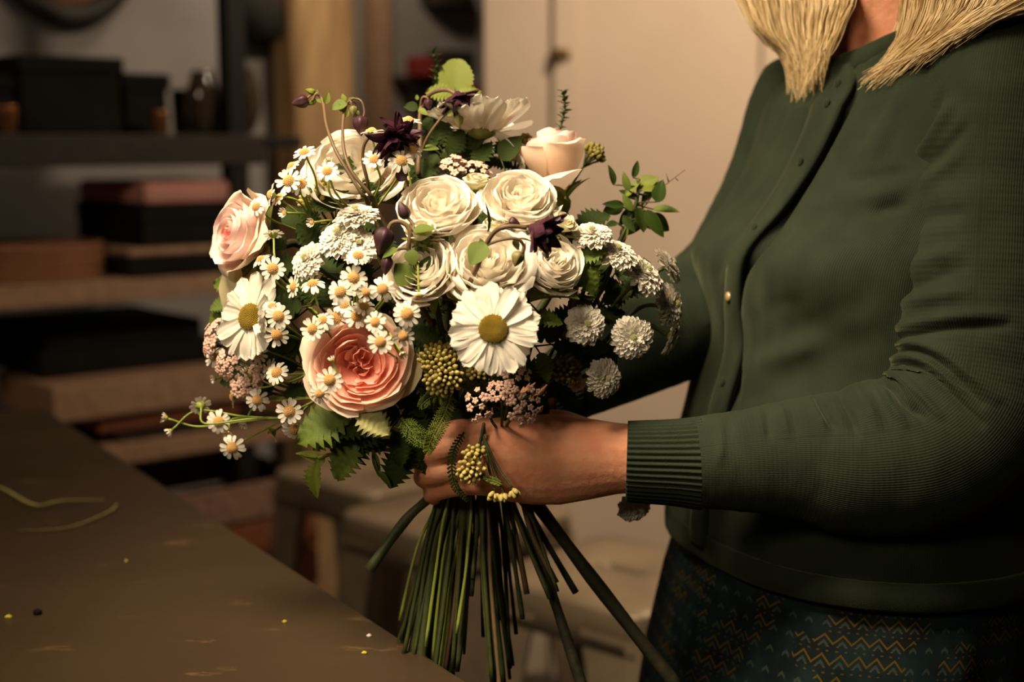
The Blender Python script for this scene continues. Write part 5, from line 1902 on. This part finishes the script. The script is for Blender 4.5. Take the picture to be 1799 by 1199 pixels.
columbine('columbine arching over the top daisy with a dark hanging bloom',
          [(802, 166, 1.125), (785, 158, 1.13), (762, 162, 1.137), (745, 178, 1.146), (738, 200, 1.145), (738, 250, 1.14), (735, 300, 1.135)], next_tail(), r=0.0017,
          blooms=[(803, 164, 1.125, (0.25, -0.85, 0.25), 44, 15, 0.85)],
          buds=[(753, 184, 1.142, (0.1, -0.98, 0.2), 20, 8, 'columbine_bud'), (806, 213, 1.125, (0.1, -0.98, 0.2), 28, 9, 'bud_olive')],
          branches=[[(738, 190, 1.146), (742, 172, 1.143), (751, 172, 1.142), (753, 178, 1.142)], [(739, 272, 1.138), (752, 240, 1.13), (775, 208, 1.127), (792, 195, 1.126), (801, 198, 1.125), (804, 204, 1.125)]],
          leaves=[(734, 190, 1.143, 165, 0.3, 24, 'ovate2', 'leaf_dark', (0.1, 0.4, 0.9)), (735, 192, 1.14, -30, 0.3, 20, 'ovate', 'leaf_light', (0.1, 0.5, 0.8)), (742, 262, 1.135, 5, 0.2, 30, 'ovate', 'leaf_green', (0.1, 0.7, 0.6)), (786, 203, 1.125, 40, 0.3, 16, 'ovate', 'leaf_light', (0.1, 0.4, 0.8)), (733, 176, 1.146, 95, 0, 10, 'ovate', 'leaf_green', (0, 0, 1))])
cd1 = 1.005
columbine('columbine with a big dark bloom jutting over the large white rose',
          [(925, 400, cd1 - 0.004), (895, 398, cd1 - 0.006), (872, 405, cd1 - 0.004), (855, 428, cd1), (838, 470, cd1 + 0.01), (822, 505, cd1 + 0.03), (812, 540, cd1 + 0.06)], next_tail(), r=0.0017,
          blooms=[(934, 400, cd1 - 0.004, (0.75, -0.42, 0.4), 58, 15, 0.7)],
          buds=[(908, 456, cd1, (-0.25, -0.9, 0.15), 28, 12, 'bud_olive'), (904, 392, cd1 + 0.005, (0.9, -0.3, 0.1), 22, 10, 'columbine_bud')],
          branches=[[(853, 432, cd1), (880, 422, cd1 - 0.003), (908, 420, cd1 - 0.003), (920, 432, cd1), (917, 446, cd1)], [(862, 415, cd1), (880, 398, cd1), (895, 391, cd1)]],
          leaves=[(852, 428, cd1 - 0.003, 232, 0.25, 46, 'round', 'leaf_green', (-0.2, 0.35, 0.9)), (856, 408, cd1, 82, 0.0, 54, 'lance', 'leaf_dark', (0.95, 0, 0.3)), (848, 432, cd1 - 0.002, 110, 0.2, 14, 'ovate', 'leaf_green', (0, 0.2, 1)), (902, 422, cd1, -60, 0.1, 20, 'ovate', 'bud_olive', (0.4, 0, 0.8)), (910, 420, cd1, -2, 0.1, 28, 'lance', 'bud_olive', (0, 0.8, 0.5))])
cd2 = 1.02
columbine('columbine hooked over with three purple buds beside the white chrysanthemums',
          [(681, 406, cd2), (688, 393, cd2), (702, 390, cd2), (716, 398, cd2), (721, 412, cd2), (718, 438, cd2 + 0.002), (727, 470, cd2 + 0.01), (722, 505, cd2 + 0.03)], next_tail(), r=0.0017,
          buds=[(672, 425, cd2, (-0.25, -0.95, 0.1), 50, 18, 'columbine_bud'), (708, 369, cd2 + 0.005, (-0.4, 0.9, 0.15), 34, 11, 'columbine_bud'), (679, 468, cd2, (-0.15, -0.97, 0.1), 34, 11, 'columbine_bud'), (707, 523, cd2 + 0.012, (-0.85, -0.4, 0.1), 42, 12, 'columbine_bud'), (743, 505, cd2 + 0.01, (0.05, -0.98, 0.1), 24, 8, 'bud_olive')],
          branches=[[(721, 410, cd2), (727, 398, cd2 + 0.003), (718, 385, cd2 + 0.005), (713, 380, cd2 + 0.005)], [(718, 437, cd2 + 0.002), (700, 438, cd2), (686, 448, cd2), (682, 456, cd2)], [(727, 505, cd2 + 0.03), (732, 490, cd2 + 0.01), (738, 483, cd2 + 0.01)], [(738, 483, cd2 + 0.01), (726, 505, cd2 + 0.012), (718, 516, cd2 + 0.012)], [(738, 483, cd2 + 0.01), (742, 488, cd2 + 0.01), (743, 496, cd2 + 0.01)]],
          leaves=[(719, 440, cd2 - 0.002, -70, 0.2, 28, 'round', 'leaf_green', (-0.1, 0.45, 0.9)), (726, 406, cd2 - 0.002, 10, 0.2, 40, 'ovate', 'leaf_green', (0, 0.75, 0.6)), (722, 498, cd2 + 0.004, 128, 0.15, 44, 'round', 'leaf_green', (-0.2, 0.3, 0.9)), (738, 484, cd2 + 0.005, 58, 0.2, 40, 'ovate', 'leaf_dark', (0.3, 0.2, 0.9)), (698, 438, cd2 - 0.002, 205, 0.1, 30, 'ovate', 'leaf_green', (0, 0.7, 0.6)), (741, 486, cd2 + 0.008, -30, 0.1, 14, 'ovate', 'leaf_green', (0, 0.5, 0.8))])


# ------------------------------------------------------------------ yarrow
def yarrow(label, clusters, tail, join=None, r=0.0012, name='yarrow', matn='stem_green', ferns=()):
    """clusters: (px,py,d,n,R_px,count,kind,elong)"""
    c0 = [P(c[0], c[1], c[2]) for c in clusters]
    if join is None:
        j = sum(c0, V((0, 0, 0))) / len(c0)
        j = j.lerp(BP, 0.35)
    else:
        j = P(*join)
    sp = stem_path(j, (j - BP).normalized(), tail, 0.015)
    root = thing(name, label, 'yarrow', sp[-1], 'yarrow sprigs')
    smb = MB(); stem_mesh(smb, sp, r * 1.3)
    rr = random.Random(int(clusters[0][0]))
    for (x, y, d, n, Rp, cnt, kind, el) in clusters:
        c = P(x, y, d); nn = camv(*n); R = px2m(Rp, d)
        M = frame_mat(c, nn)
        base = c - nn * R * 1.1
        stem_mesh(smb, [base, j.lerp(base, 0.55) - Z3 * 0.004, j], r * 0.8, r, 6)
        bmb = MB()
        if kind == 'pink':
            cnt = int(cnt * 0.66)
        for i in range(cnt):
            q = math.sqrt((i + 0.5) / cnt)
            a = i * 2.39996
            loc = V((R * q * math.cos(a), R * q * math.sin(a) * el, R * 0.55 * (1 - q * q) + rr.uniform(-0.12, 0.12) * R))
            p = M @ loc
            dr = (p - base).normalized()
            dr = (dr + V((rr.uniform(-1, 1), rr.uniform(-1, 1), rr.uniform(-1, 1))) * 0.15).normalized()
            mid = base.lerp(p, 0.5) + nn * R * 0.1
            if i % 2 == 0:
                smb.tube([base, mid, p], [0.0006, 0.0005, 0.0004], 4, caps=False)
            t1 = dr.orthogonal().normalized(); t2 = dr.cross(t1)
            s = 0.0022 * rr.uniform(0.75, 1.2)
            if kind == 'bud' or kind == 'dark':
                bmb.ell(p, (t1 * s * 0.85, t2 * s * 0.85, dr * s * 1.45), 6, 5)
            else:
                s *= 1.15
                bmb.ell(p, (t1 * s * 0.45, t2 * s * 0.45, dr * s * 0.9), 5, 4)
                for k in range(5):
                    b = 2 * math.pi * k / 5 + i
                    dv = t1 * math.cos(b) + t2 * math.sin(b)
                    bmb.ell(p + dr * s * 0.75 + dv * s * 0.72, (dv * s * 0.62, dr.cross(dv) * s * 0.55, dr * s * 0.2), 5, 4)
        o = bmb.obj('florets' if kind in ('pink', 'cream') else 'buds', {'bud': 'yarrow_bud', 'dark': 'yarrow_bud_dark', 'pink': 'yarrow_pink', 'cream': 'yarrow_cream'}[kind], root)
        o['kind'] = 'stuff'
    smb.obj('stem', matn, root)
    for f in ferns:
        fern(root, *f)
    return root


def fern(root, pts, w, m='leaf_green', name='frond'):
    """feathery leaf: rachis with cut leaflets"""
    path = catmull([P(*p) for p in pts], 8)
    T, N = frames(path, -CF)
    mb = MB()
    mb.tube(path, [0.0008, 0.0007, 0.0004], 5)
    n = len(path)
    d0 = (path[0] - CAM).dot(CF)
    W = px2m(w, d0)
    k = 0
    for i in range(1, n):
        f = i / (n - 1)
        L = W * (0.35 + 0.65 * math.sin(math.pi * min(1.0, 0.15 + f * 0.85)) ** 0.7)
        for s in (1, -1):
            sd = (T[i].cross(N[i]) * s + T[i] * 0.75 + N[i] * frnd.uniform(-0.35, 0.35)).normalized()
            tip = path[i] + sd * L
            mb.tube([path[i], path[i].lerp(tip, 0.5), tip], [0.0006, 0.0006, 0.0002], 4, squash=0.4)
            for q in (0.35, 0.6, 0.85):
                b = path[i].lerp(tip, q)
                for s2 in (1, -1):
                    e = b + (sd + N[i].cross(sd) * s2 * 0.8).normalized() * L * 0.33
                    mb.tube([b, e], [0.0006, 0.0003], 4, squash=0.5)
    o = mb.obj(name, m, root)
    return o

yarrow('olive yarrow bud cluster between the coral rose and the front daisy', [(768, 632, 1.045, (-0.05, 0.35, 0.9), 30, 40, 'bud', 1.0), (778, 665, 1.045, (0.0, -0.2, 0.95), 34, 44, 'bud', 0.9), (792, 622, 1.055, (0.2, 0.8, 0.5), 22, 26, 'bud', 1.0)], next_tail(), (800, 740, 1.1),
       ferns=[([(795, 690, 1.07), (780, 730, 1.055), (762, 765, 1.05), (750, 795, 1.052)], 16, 'leaf_light'), ([(775, 695, 1.075), (755, 700, 1.065), (738, 715, 1.06)], 13, 'leaf_green')])
yarrow('small olive yarrow cluster tucked under the front daisy petals', [(838, 650, 1.065, (-0.1, 0.3, 0.9), 26, 34, 'bud', 0.7), (862, 632, 1.07, (0.1, 0.5, 0.8), 18, 22, 'bud', 0.7)], next_tail(), (840, 730, 1.1),
       ferns=[([(850, 710, 1.09), (835, 685, 1.07), (812, 672, 1.062)], 14, 'leaf_green'), ([(850, 700, 1.09), (852, 675, 1.07), (880, 660, 1.065)], 12, 'leaf_green')])
yarrow('dusty pink yarrow flowers resting above the back of the hand', [(845, 712, 1.045, (-0.25, -0.1, 0.9), 22, 16, 'pink', 1.5), (920, 712, 1.045, (0.3, -0.15, 0.9), 32, 26, 'pink', 1.1), (883, 693, 1.05, (0.0, 0.4, 0.9), 30, 24, 'pink', 0.7), (905, 662, 1.06, (0.2, 0.4, 0.85), 28, 16, 'pink', 0.6)], next_tail(), (880, 760, 1.1))
yarrow('dark olive yarrow cluster beside the low white chrysanthemums', [(996, 650, 1.075, (0.3, 0.2, 0.9), 26, 34, 'dark', 1.0)], next_tail(), (930, 720, 1.12),
       ferns=[([(960, 700, 1.1), (975, 680, 1.09), (1000, 690, 1.085), (1012, 712, 1.085)], 12, 'leaf_dark')])
yarrow('cream yarrow buds hanging over the fingers of the hand', [(835, 796, 1.06, (-0.05, -0.1, 0.95), 20, 18, 'bud', 0.8), (828, 826, 1.06, (-0.15, -0.2, 0.95), 24, 26, 'bud', 1.0)], next_tail(), (850, 745, 1.075))
yarrow('thin trailing yarrow sprig with tiny bud tips before the palm', [(868, 872, 1.06, (-0.15, -0.95, 0.3), 9, 7, 'bud', 1.0), (884, 872, 1.06, (0.0, -0.95, 0.3), 8, 6, 'bud', 1.0), (903, 866, 1.06, (0.3, -0.9, 0.3), 9, 7, 'bud', 1.0)], next_tail(), (848, 765, 1.075), r=0.0011,
       ferns=[([(882, 852, 1.06), (868, 846, 1.06), (850, 840, 1.06)], 7, 'leaf_light')])
yarrow('dusty pink yarrow beside the petals of the sideways daisy', [(380, 588, 1.13, (-0.6, 0.3, 0.7), 22, 26, 'pink', 1.2), (372, 608, 1.13, (-0.8, 0.0, 0.6), 18, 18, 'pink', 1.0), (403, 640, 1.12, (-0.4, 0.0, 0.9), 26, 26, 'pink', 0.9), (432, 680, 1.12, (-0.2, 0.0, 0.95), 26, 26, 'pink', 0.8), (450, 662, 1.125, (-0.2, 0.4, 0.9), 24, 20, 'pink', 0.7)], next_tail(), (540, 690, 1.14))
yarrow('pale pink yarrow behind the full white rose', [(797, 297, 1.135, (0, 0.9, 0.4), 34, 36, 'pink', 0.7), (835, 303, 1.135, (0.1, 0.8, 0.5), 26, 24, 'pink', 0.7), (690, 330, 1.12, (-0.2, 0.6, 0.7), 32, 26, 'pink', 0.7)], next_tail(), (790, 420, 1.14))
yarrow('brownish pink yarrow behind the tall blush-peach rose', [(905, 278, 1.17, (0.0, 0.85, 0.5), 28, 30, 'pink', 0.7), (925, 250, 1.18, (0, 0.9, 0.3), 18, 18, 'dark', 0.7), (1042, 272, 1.18, (0.6, 0.75, 0.2), 26, 40, 'dark', 0.8), (893, 262, 1.18, (-0.2, 0.8, 0.4), 16, 14, 'dark', 0.7)], next_tail(), (930, 420, 1.16))
yarrow('olive-gold yarrow sprig under the feverfew near the soft white rose', [(572, 335, 1.115, (-0.1, 0.7, 0.6), 34, 40, 'bud', 0.7), (548, 352, 1.12, (-0.4, 0.5, 0.7), 24, 26, 'bud', 0.9), (618, 335, 1.115, (0.2, 0.7, 0.6), 22, 20, 'bud', 0.8)], next_tail(), (610, 420, 1.13))


# ------------------------------------------------------------------ foliage
def foliage(name, label, cat, path, leaves, tail, r=0.0015, matn='stem_green', petioles=True, group=None):
    """path px from tip to bouquet; leaves (px,py,d, angle, tilt, size, kind, mat, face[, join index])"""
    pts = [P(*p) for p in path]
    sp = stem_path(pts[-1], (pts[-1] - BP).normalized(), tail, 0.015)
    root = thing(name, label, cat, sp[-1], group)
    mb = MB()
    full = stem_mesh(mb, pts + sp[1:], r, r * 1.3, 6)
    near = full[:max(4, int(len(full) * 0.75))]
    for L in leaves:
        p = P(L[0], L[1], L[2])
        q = min(near, key=lambda a: (a - p).length)
        if (q - p).length > 0.0015:
            mb.tube(catmull([q, q.lerp(p, 0.5), p], 4), [0.0008, 0.0006], 5)
        put_leaf(root, p, ang_dir(L[3], L[4]), camv(*L[8]), px2m(L[5], L[2]), L[6], L[7])
    mb.obj('stem', matn, root)
    return root

RG = 'raspberry leaf stems'
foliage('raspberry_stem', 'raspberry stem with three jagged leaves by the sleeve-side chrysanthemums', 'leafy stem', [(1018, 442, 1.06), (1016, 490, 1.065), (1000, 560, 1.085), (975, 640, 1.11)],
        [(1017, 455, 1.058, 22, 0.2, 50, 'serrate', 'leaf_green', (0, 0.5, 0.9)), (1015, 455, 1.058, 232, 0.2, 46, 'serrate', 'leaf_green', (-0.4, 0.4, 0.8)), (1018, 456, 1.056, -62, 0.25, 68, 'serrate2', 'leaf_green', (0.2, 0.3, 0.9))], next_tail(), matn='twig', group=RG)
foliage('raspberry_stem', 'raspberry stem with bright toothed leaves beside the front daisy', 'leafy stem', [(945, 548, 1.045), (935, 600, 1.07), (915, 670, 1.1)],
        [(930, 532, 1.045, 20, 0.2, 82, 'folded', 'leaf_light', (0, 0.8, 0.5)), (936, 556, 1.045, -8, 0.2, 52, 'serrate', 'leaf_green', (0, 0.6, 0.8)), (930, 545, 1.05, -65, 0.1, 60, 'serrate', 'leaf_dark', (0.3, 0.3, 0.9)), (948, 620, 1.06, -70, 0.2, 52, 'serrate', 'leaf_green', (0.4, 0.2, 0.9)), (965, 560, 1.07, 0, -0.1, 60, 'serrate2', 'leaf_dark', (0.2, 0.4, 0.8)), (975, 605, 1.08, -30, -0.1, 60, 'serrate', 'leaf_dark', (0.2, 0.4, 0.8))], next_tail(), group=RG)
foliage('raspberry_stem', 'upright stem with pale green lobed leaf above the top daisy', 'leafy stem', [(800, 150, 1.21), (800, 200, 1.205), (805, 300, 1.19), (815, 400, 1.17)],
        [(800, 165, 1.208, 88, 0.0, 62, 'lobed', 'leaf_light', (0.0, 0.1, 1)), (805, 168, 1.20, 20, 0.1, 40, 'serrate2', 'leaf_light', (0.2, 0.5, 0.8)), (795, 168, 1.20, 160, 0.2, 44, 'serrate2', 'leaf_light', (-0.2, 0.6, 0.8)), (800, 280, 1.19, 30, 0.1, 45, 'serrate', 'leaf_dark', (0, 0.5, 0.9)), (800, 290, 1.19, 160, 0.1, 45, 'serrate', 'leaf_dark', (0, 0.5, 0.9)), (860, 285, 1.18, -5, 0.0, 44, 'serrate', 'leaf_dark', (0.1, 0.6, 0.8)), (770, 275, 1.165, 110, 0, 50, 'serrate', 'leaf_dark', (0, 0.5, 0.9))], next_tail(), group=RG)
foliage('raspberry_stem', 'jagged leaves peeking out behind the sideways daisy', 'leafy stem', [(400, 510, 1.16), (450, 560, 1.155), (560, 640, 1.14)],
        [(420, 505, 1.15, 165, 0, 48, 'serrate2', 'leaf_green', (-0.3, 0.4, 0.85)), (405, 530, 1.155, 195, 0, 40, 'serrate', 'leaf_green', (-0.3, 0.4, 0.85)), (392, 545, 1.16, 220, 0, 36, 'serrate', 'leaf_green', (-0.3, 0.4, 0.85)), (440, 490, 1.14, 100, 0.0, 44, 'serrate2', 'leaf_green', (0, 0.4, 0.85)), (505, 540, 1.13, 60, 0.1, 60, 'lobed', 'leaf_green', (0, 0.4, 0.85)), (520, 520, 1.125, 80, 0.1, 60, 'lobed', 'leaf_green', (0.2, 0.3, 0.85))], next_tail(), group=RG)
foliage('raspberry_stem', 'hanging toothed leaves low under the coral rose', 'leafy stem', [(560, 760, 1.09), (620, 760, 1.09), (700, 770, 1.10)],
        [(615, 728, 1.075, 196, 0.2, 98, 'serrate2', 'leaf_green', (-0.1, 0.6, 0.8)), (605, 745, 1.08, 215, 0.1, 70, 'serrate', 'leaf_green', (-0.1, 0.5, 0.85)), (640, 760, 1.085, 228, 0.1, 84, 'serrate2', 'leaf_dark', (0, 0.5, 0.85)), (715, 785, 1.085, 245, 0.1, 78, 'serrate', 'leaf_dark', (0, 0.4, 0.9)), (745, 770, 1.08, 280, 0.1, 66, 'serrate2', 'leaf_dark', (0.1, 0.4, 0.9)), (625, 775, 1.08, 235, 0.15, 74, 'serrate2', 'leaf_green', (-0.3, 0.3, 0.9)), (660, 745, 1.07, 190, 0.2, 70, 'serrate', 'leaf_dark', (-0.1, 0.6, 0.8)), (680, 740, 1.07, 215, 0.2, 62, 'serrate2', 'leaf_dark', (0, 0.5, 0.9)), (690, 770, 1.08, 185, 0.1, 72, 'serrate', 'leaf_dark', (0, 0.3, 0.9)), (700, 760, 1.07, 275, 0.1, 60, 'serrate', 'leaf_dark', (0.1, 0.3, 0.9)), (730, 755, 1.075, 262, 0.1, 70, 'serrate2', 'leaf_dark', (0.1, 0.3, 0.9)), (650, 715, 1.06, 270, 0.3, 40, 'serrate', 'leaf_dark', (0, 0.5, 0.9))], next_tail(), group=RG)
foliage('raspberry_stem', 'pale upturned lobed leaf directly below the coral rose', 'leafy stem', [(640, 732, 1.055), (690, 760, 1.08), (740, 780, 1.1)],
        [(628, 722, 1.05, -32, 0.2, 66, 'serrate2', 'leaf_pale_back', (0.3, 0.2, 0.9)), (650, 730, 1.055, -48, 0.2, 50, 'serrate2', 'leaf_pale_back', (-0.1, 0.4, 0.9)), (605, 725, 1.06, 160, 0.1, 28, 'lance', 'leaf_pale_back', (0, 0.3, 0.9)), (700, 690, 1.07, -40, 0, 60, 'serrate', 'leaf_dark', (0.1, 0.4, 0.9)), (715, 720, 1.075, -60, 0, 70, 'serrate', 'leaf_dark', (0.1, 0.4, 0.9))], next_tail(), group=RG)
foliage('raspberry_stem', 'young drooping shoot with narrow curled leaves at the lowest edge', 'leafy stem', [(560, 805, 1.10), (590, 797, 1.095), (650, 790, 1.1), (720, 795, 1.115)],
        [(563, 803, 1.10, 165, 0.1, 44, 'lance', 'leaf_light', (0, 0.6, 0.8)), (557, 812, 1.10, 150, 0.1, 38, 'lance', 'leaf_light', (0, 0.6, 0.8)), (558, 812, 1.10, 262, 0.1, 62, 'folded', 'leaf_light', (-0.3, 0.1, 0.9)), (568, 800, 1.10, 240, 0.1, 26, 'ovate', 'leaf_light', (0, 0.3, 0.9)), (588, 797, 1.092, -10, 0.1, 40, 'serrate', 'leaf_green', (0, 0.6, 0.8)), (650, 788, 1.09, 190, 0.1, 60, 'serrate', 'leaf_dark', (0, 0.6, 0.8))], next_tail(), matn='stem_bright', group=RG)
foliage('grass_leaf', 'single narrow green leaf hanging beside the stool top', 'leaf', [(655, 795, 1.085), (690, 790, 1.09), (740, 795, 1.1)],
        [(655, 795, 1.083, -72, 0.05, 46, 'lance', 'leaf_green', (0.3, 0.2, 0.9)), (664, 828, 1.08, -48, 0.0, 38, 'lance', 'leaf_green', (0.4, 0.2, 0.9))], next_tail(), r=0.001)
foliage('broad_leaf', 'single smooth dark green leaf below the blush side rose', 'leaf', [(452, 490, 1.12), (490, 540, 1.13), (580, 640, 1.13)], [(451, 490, 1.115, 118, 0.1, 50, 'ovate', 'leaf_green', (-0.2, 0.2, 0.95))], next_tail(), r=0.001)

# small-leaved evergreen sprigs
def box_sprig(label, path, tail, leaf_px, step, m='leaf_glossy', kind='ovate', cat='evergreen sprig', matn='stem_green', seed=3, tw=1.0, name='box_sprig', upto=1.0):
    pts = [P(*p) for p in path]
    sp = stem_path(pts[-1], (pts[-1] - BP).normalized(), tail, 0.012)
    root = thing(name, label, cat, sp[-1], 'small-leaved evergreen sprigs')
    mb = MB()
    stem_mesh(mb, pts + sp[1:], 0.0009, 0.0016, 6)
    mb.obj('stem', matn, root)
    cp = catmull(pts, 10)
    T, N = frames(cp)
    r = random.Random(seed)
    n = int(len(cp) * upto)
    a = 0.0
    i = 0
    while i < n:
        for s in (0, math.pi):
            aa = a + s + r.uniform(-0.3, 0.3)
            B = T[i].cross(N[i])
            d = (N[i] * math.cos(aa) + B * math.sin(aa)) * tw - T[i] * 0.55
            dd_ = (cp[i] - CAM).dot(CF)
            put_leaf(root, cp[i], d, -T[i] + (CAM - cp[i]).normalized() * 0.5 + V((0, 0, 0.3)), px2m(leaf_px * r.uniform(0.8, 1.15), dd_), kind, m)
        a += math.pi / 2 + r.uniform(-0.2, 0.2)
        i += step
    return root

box_sprig('dark tapering evergreen tip standing behind the tall blush-peach rose', [(990, 162, 1.19), (992, 190, 1.19), (985, 225, 1.19), (975, 290, 1.185)], next_tail(), 15, 2, seed=4, upto=0.75)
box_sprig('dark evergreen tip next to the pale lobed leaf', [(762, 95, 1.215), (768, 120, 1.212), (765, 150, 1.21), (775, 220, 1.2)], next_tail(), 17, 2, seed=5, upto=0.75)
box_sprig('tiny-leaved evergreen tip in front of the white chrysanthemums', [(572, 440, 1.05), (592, 452, 1.05), (612, 462, 1.055), (640, 490, 1.08)], next_tail(), 17, 2, seed=6)
box_sprig('tiny-leaved evergreen tuft between feverfew and columbine bud', [(606, 436, 1.05), (618, 455, 1.055), (640, 480, 1.07)], next_tail(), 16, 3, seed=7)
box_sprig('dark evergreen sprig in the shade behind the chrysanthemum stems', [(1098, 492, 1.13), (1075, 520, 1.13), (1040, 560, 1.13), (1000, 620, 1.14)], next_tail(), 24, 2, seed=8)
box_sprig('dark evergreen sprig under the thin columbine stems', [(640, 350, 1.13), (660, 380, 1.125), (670, 430, 1.12)], next_tail(), 20, 3, seed=9, m='leaf_dark')

# glossy sprig by the wall
gl = [(1078, 325, 95, 36, 'leaf_glossy'), (1112, 312, 78, 32, 'leaf_glossy'), (1118, 330, 35, 44, 'leaf_light'), (1128, 335, 20, 40, 'leaf_light'), (1100, 345, 60, 40, 'leaf_light'), (1155, 355, 88, 40, 'leaf_glossy'), (1158, 345, 95, 26, 'leaf_glossy'),
      (1148, 368, 5, 46, 'leaf_green'), (1140, 378, -35, 46, 'leaf_glossy'), (1135, 370, -55, 56, 'leaf_glossy'), (1092, 362, 175, 34, 'leaf_glossy'), (1095, 358, 200, 40, 'leaf_glossy'), (1108, 365, 235, 40, 'leaf_glossy'), (1118, 372, 250, 44, 'leaf_glossy'),
      (1122, 365, 280, 46, 'leaf_dark'), (1110, 370, 120, 34, 'leaf_green'), (1128, 362, 60, 38, 'leaf_dark'), (1085, 392, 190, 24, 'leaf_glossy'), (1100, 395, 260, 36, 'leaf_light'), (1095, 380, 300, 36, 'leaf_dark'), (1130, 385, 220, 40, 'leaf_dark'), (1120, 350, 150, 36, 'leaf_dark'), (1105, 335, 110, 34, 'leaf_green'), (1135, 345, 50, 34, 'leaf_dark'), (1115, 385, 330, 34, 'leaf_glossy')]
grn = random.Random(5)
foliage('myrtle_sprig', 'glossy ovate-leaved sprig standing out against the cream wall', 'evergreen sprig', [(1122, 315, 1.17), (1120, 345, 1.17), (1112, 375, 1.168), (1085, 430, 1.165), (1040, 520, 1.16), (985, 640, 1.15)],
        [(x, y, 1.165 + grn.uniform(-0.012, 0.012), a + grn.uniform(-8, 8), grn.uniform(-0.3, 0.4), s * 1.0, ('ellip', 'ellip', 'ovate')[k % 3], m, (grn.uniform(-0.5, 0.5), grn.uniform(0.0, 0.7), 0.8)) for k, (x, y, a, s, m) in enumerate(gl)], next_tail(), r=0.0016)
tw = thing('bare_twig', 'fine bare reddish twig beside the glossy sprig by the wall', 'twig', P(985, 640, 1.155), None)
mb = MB()
mb.tube(catmull([P(1204, 298, 1.175), P(1175, 320, 1.175), P(1150, 340, 1.173), P(1125, 372, 1.17), P(1080, 450, 1.165), P(985, 640, 1.155)], 6), [0.0003, 0.0006, 0.0009, 0.0012], 5)
for q in ((1175, 320, 1170, 304), (1160, 332, 1156, 314), (1186, 312, 1192, 318), (1150, 342, 1133, 350), (1142, 350, 1136, 330)):
    mb.tube([P(q[0], q[1], 1.175), P(q[2], q[3], 1.175)], [0.0006, 0.0003], 4)
mb.obj('stem', 'twig', tw)

# leafy filler inside the dome
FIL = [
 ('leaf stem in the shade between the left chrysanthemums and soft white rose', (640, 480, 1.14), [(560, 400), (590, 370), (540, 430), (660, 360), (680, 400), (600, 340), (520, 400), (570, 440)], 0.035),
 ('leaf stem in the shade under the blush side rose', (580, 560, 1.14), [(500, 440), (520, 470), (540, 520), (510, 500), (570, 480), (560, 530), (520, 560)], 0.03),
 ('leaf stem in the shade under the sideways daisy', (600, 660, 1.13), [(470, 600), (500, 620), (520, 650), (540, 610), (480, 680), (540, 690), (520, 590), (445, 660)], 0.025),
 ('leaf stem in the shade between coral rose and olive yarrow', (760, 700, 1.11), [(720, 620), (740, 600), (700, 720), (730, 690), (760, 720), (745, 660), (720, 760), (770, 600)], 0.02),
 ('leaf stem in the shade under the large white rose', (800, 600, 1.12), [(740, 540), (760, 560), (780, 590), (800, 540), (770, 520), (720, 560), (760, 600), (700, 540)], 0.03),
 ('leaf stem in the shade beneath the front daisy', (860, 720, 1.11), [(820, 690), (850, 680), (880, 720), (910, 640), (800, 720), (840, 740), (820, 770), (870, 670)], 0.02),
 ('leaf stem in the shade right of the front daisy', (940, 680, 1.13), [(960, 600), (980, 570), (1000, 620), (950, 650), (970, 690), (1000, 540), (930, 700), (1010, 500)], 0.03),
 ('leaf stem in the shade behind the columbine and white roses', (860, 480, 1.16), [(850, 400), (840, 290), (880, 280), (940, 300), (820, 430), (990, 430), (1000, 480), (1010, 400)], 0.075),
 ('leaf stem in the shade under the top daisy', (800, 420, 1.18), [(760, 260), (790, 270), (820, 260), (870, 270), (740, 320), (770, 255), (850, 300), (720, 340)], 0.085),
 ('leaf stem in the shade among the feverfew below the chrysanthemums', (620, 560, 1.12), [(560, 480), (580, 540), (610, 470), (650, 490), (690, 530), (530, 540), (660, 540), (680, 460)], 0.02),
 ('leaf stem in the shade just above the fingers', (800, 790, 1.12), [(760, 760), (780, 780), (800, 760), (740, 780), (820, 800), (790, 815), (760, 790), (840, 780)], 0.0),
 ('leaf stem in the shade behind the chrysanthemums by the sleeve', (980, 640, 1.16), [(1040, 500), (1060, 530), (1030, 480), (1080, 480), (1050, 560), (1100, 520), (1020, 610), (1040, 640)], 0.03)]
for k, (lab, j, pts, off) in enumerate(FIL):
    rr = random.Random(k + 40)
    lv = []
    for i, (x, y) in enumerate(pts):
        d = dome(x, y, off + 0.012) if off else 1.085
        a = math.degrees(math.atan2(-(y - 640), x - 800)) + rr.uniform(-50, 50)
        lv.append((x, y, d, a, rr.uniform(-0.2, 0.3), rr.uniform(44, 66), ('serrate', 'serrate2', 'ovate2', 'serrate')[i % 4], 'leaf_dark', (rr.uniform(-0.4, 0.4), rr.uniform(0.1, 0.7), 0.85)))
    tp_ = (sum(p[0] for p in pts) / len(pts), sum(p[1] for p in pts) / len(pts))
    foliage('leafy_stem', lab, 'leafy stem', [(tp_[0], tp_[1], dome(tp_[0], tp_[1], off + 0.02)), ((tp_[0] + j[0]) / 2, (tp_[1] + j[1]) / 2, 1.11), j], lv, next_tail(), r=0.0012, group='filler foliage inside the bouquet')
# feathery foliage over the fingers
fl = thing('feathery_yarrow_leaf', 'feathery dark yarrow leaf hanging across the fingers', 'leaf', P(815, 760, 1.078))
fern(fl, [(815, 760, 1.074), (795, 800, 1.066), (798, 850, 1.066), (820, 880, 1.07)], 9, 'leaf_dark')
fl = thing('feathery_yarrow_leaf', 'feathery bright yarrow leaf in front of the dark toothed leaves', 'leaf', P(705, 735, 1.06))
fern(fl, [(705, 735, 1.06), (725, 760, 1.055), (748, 780, 1.055)], 20, 'leaf_green')
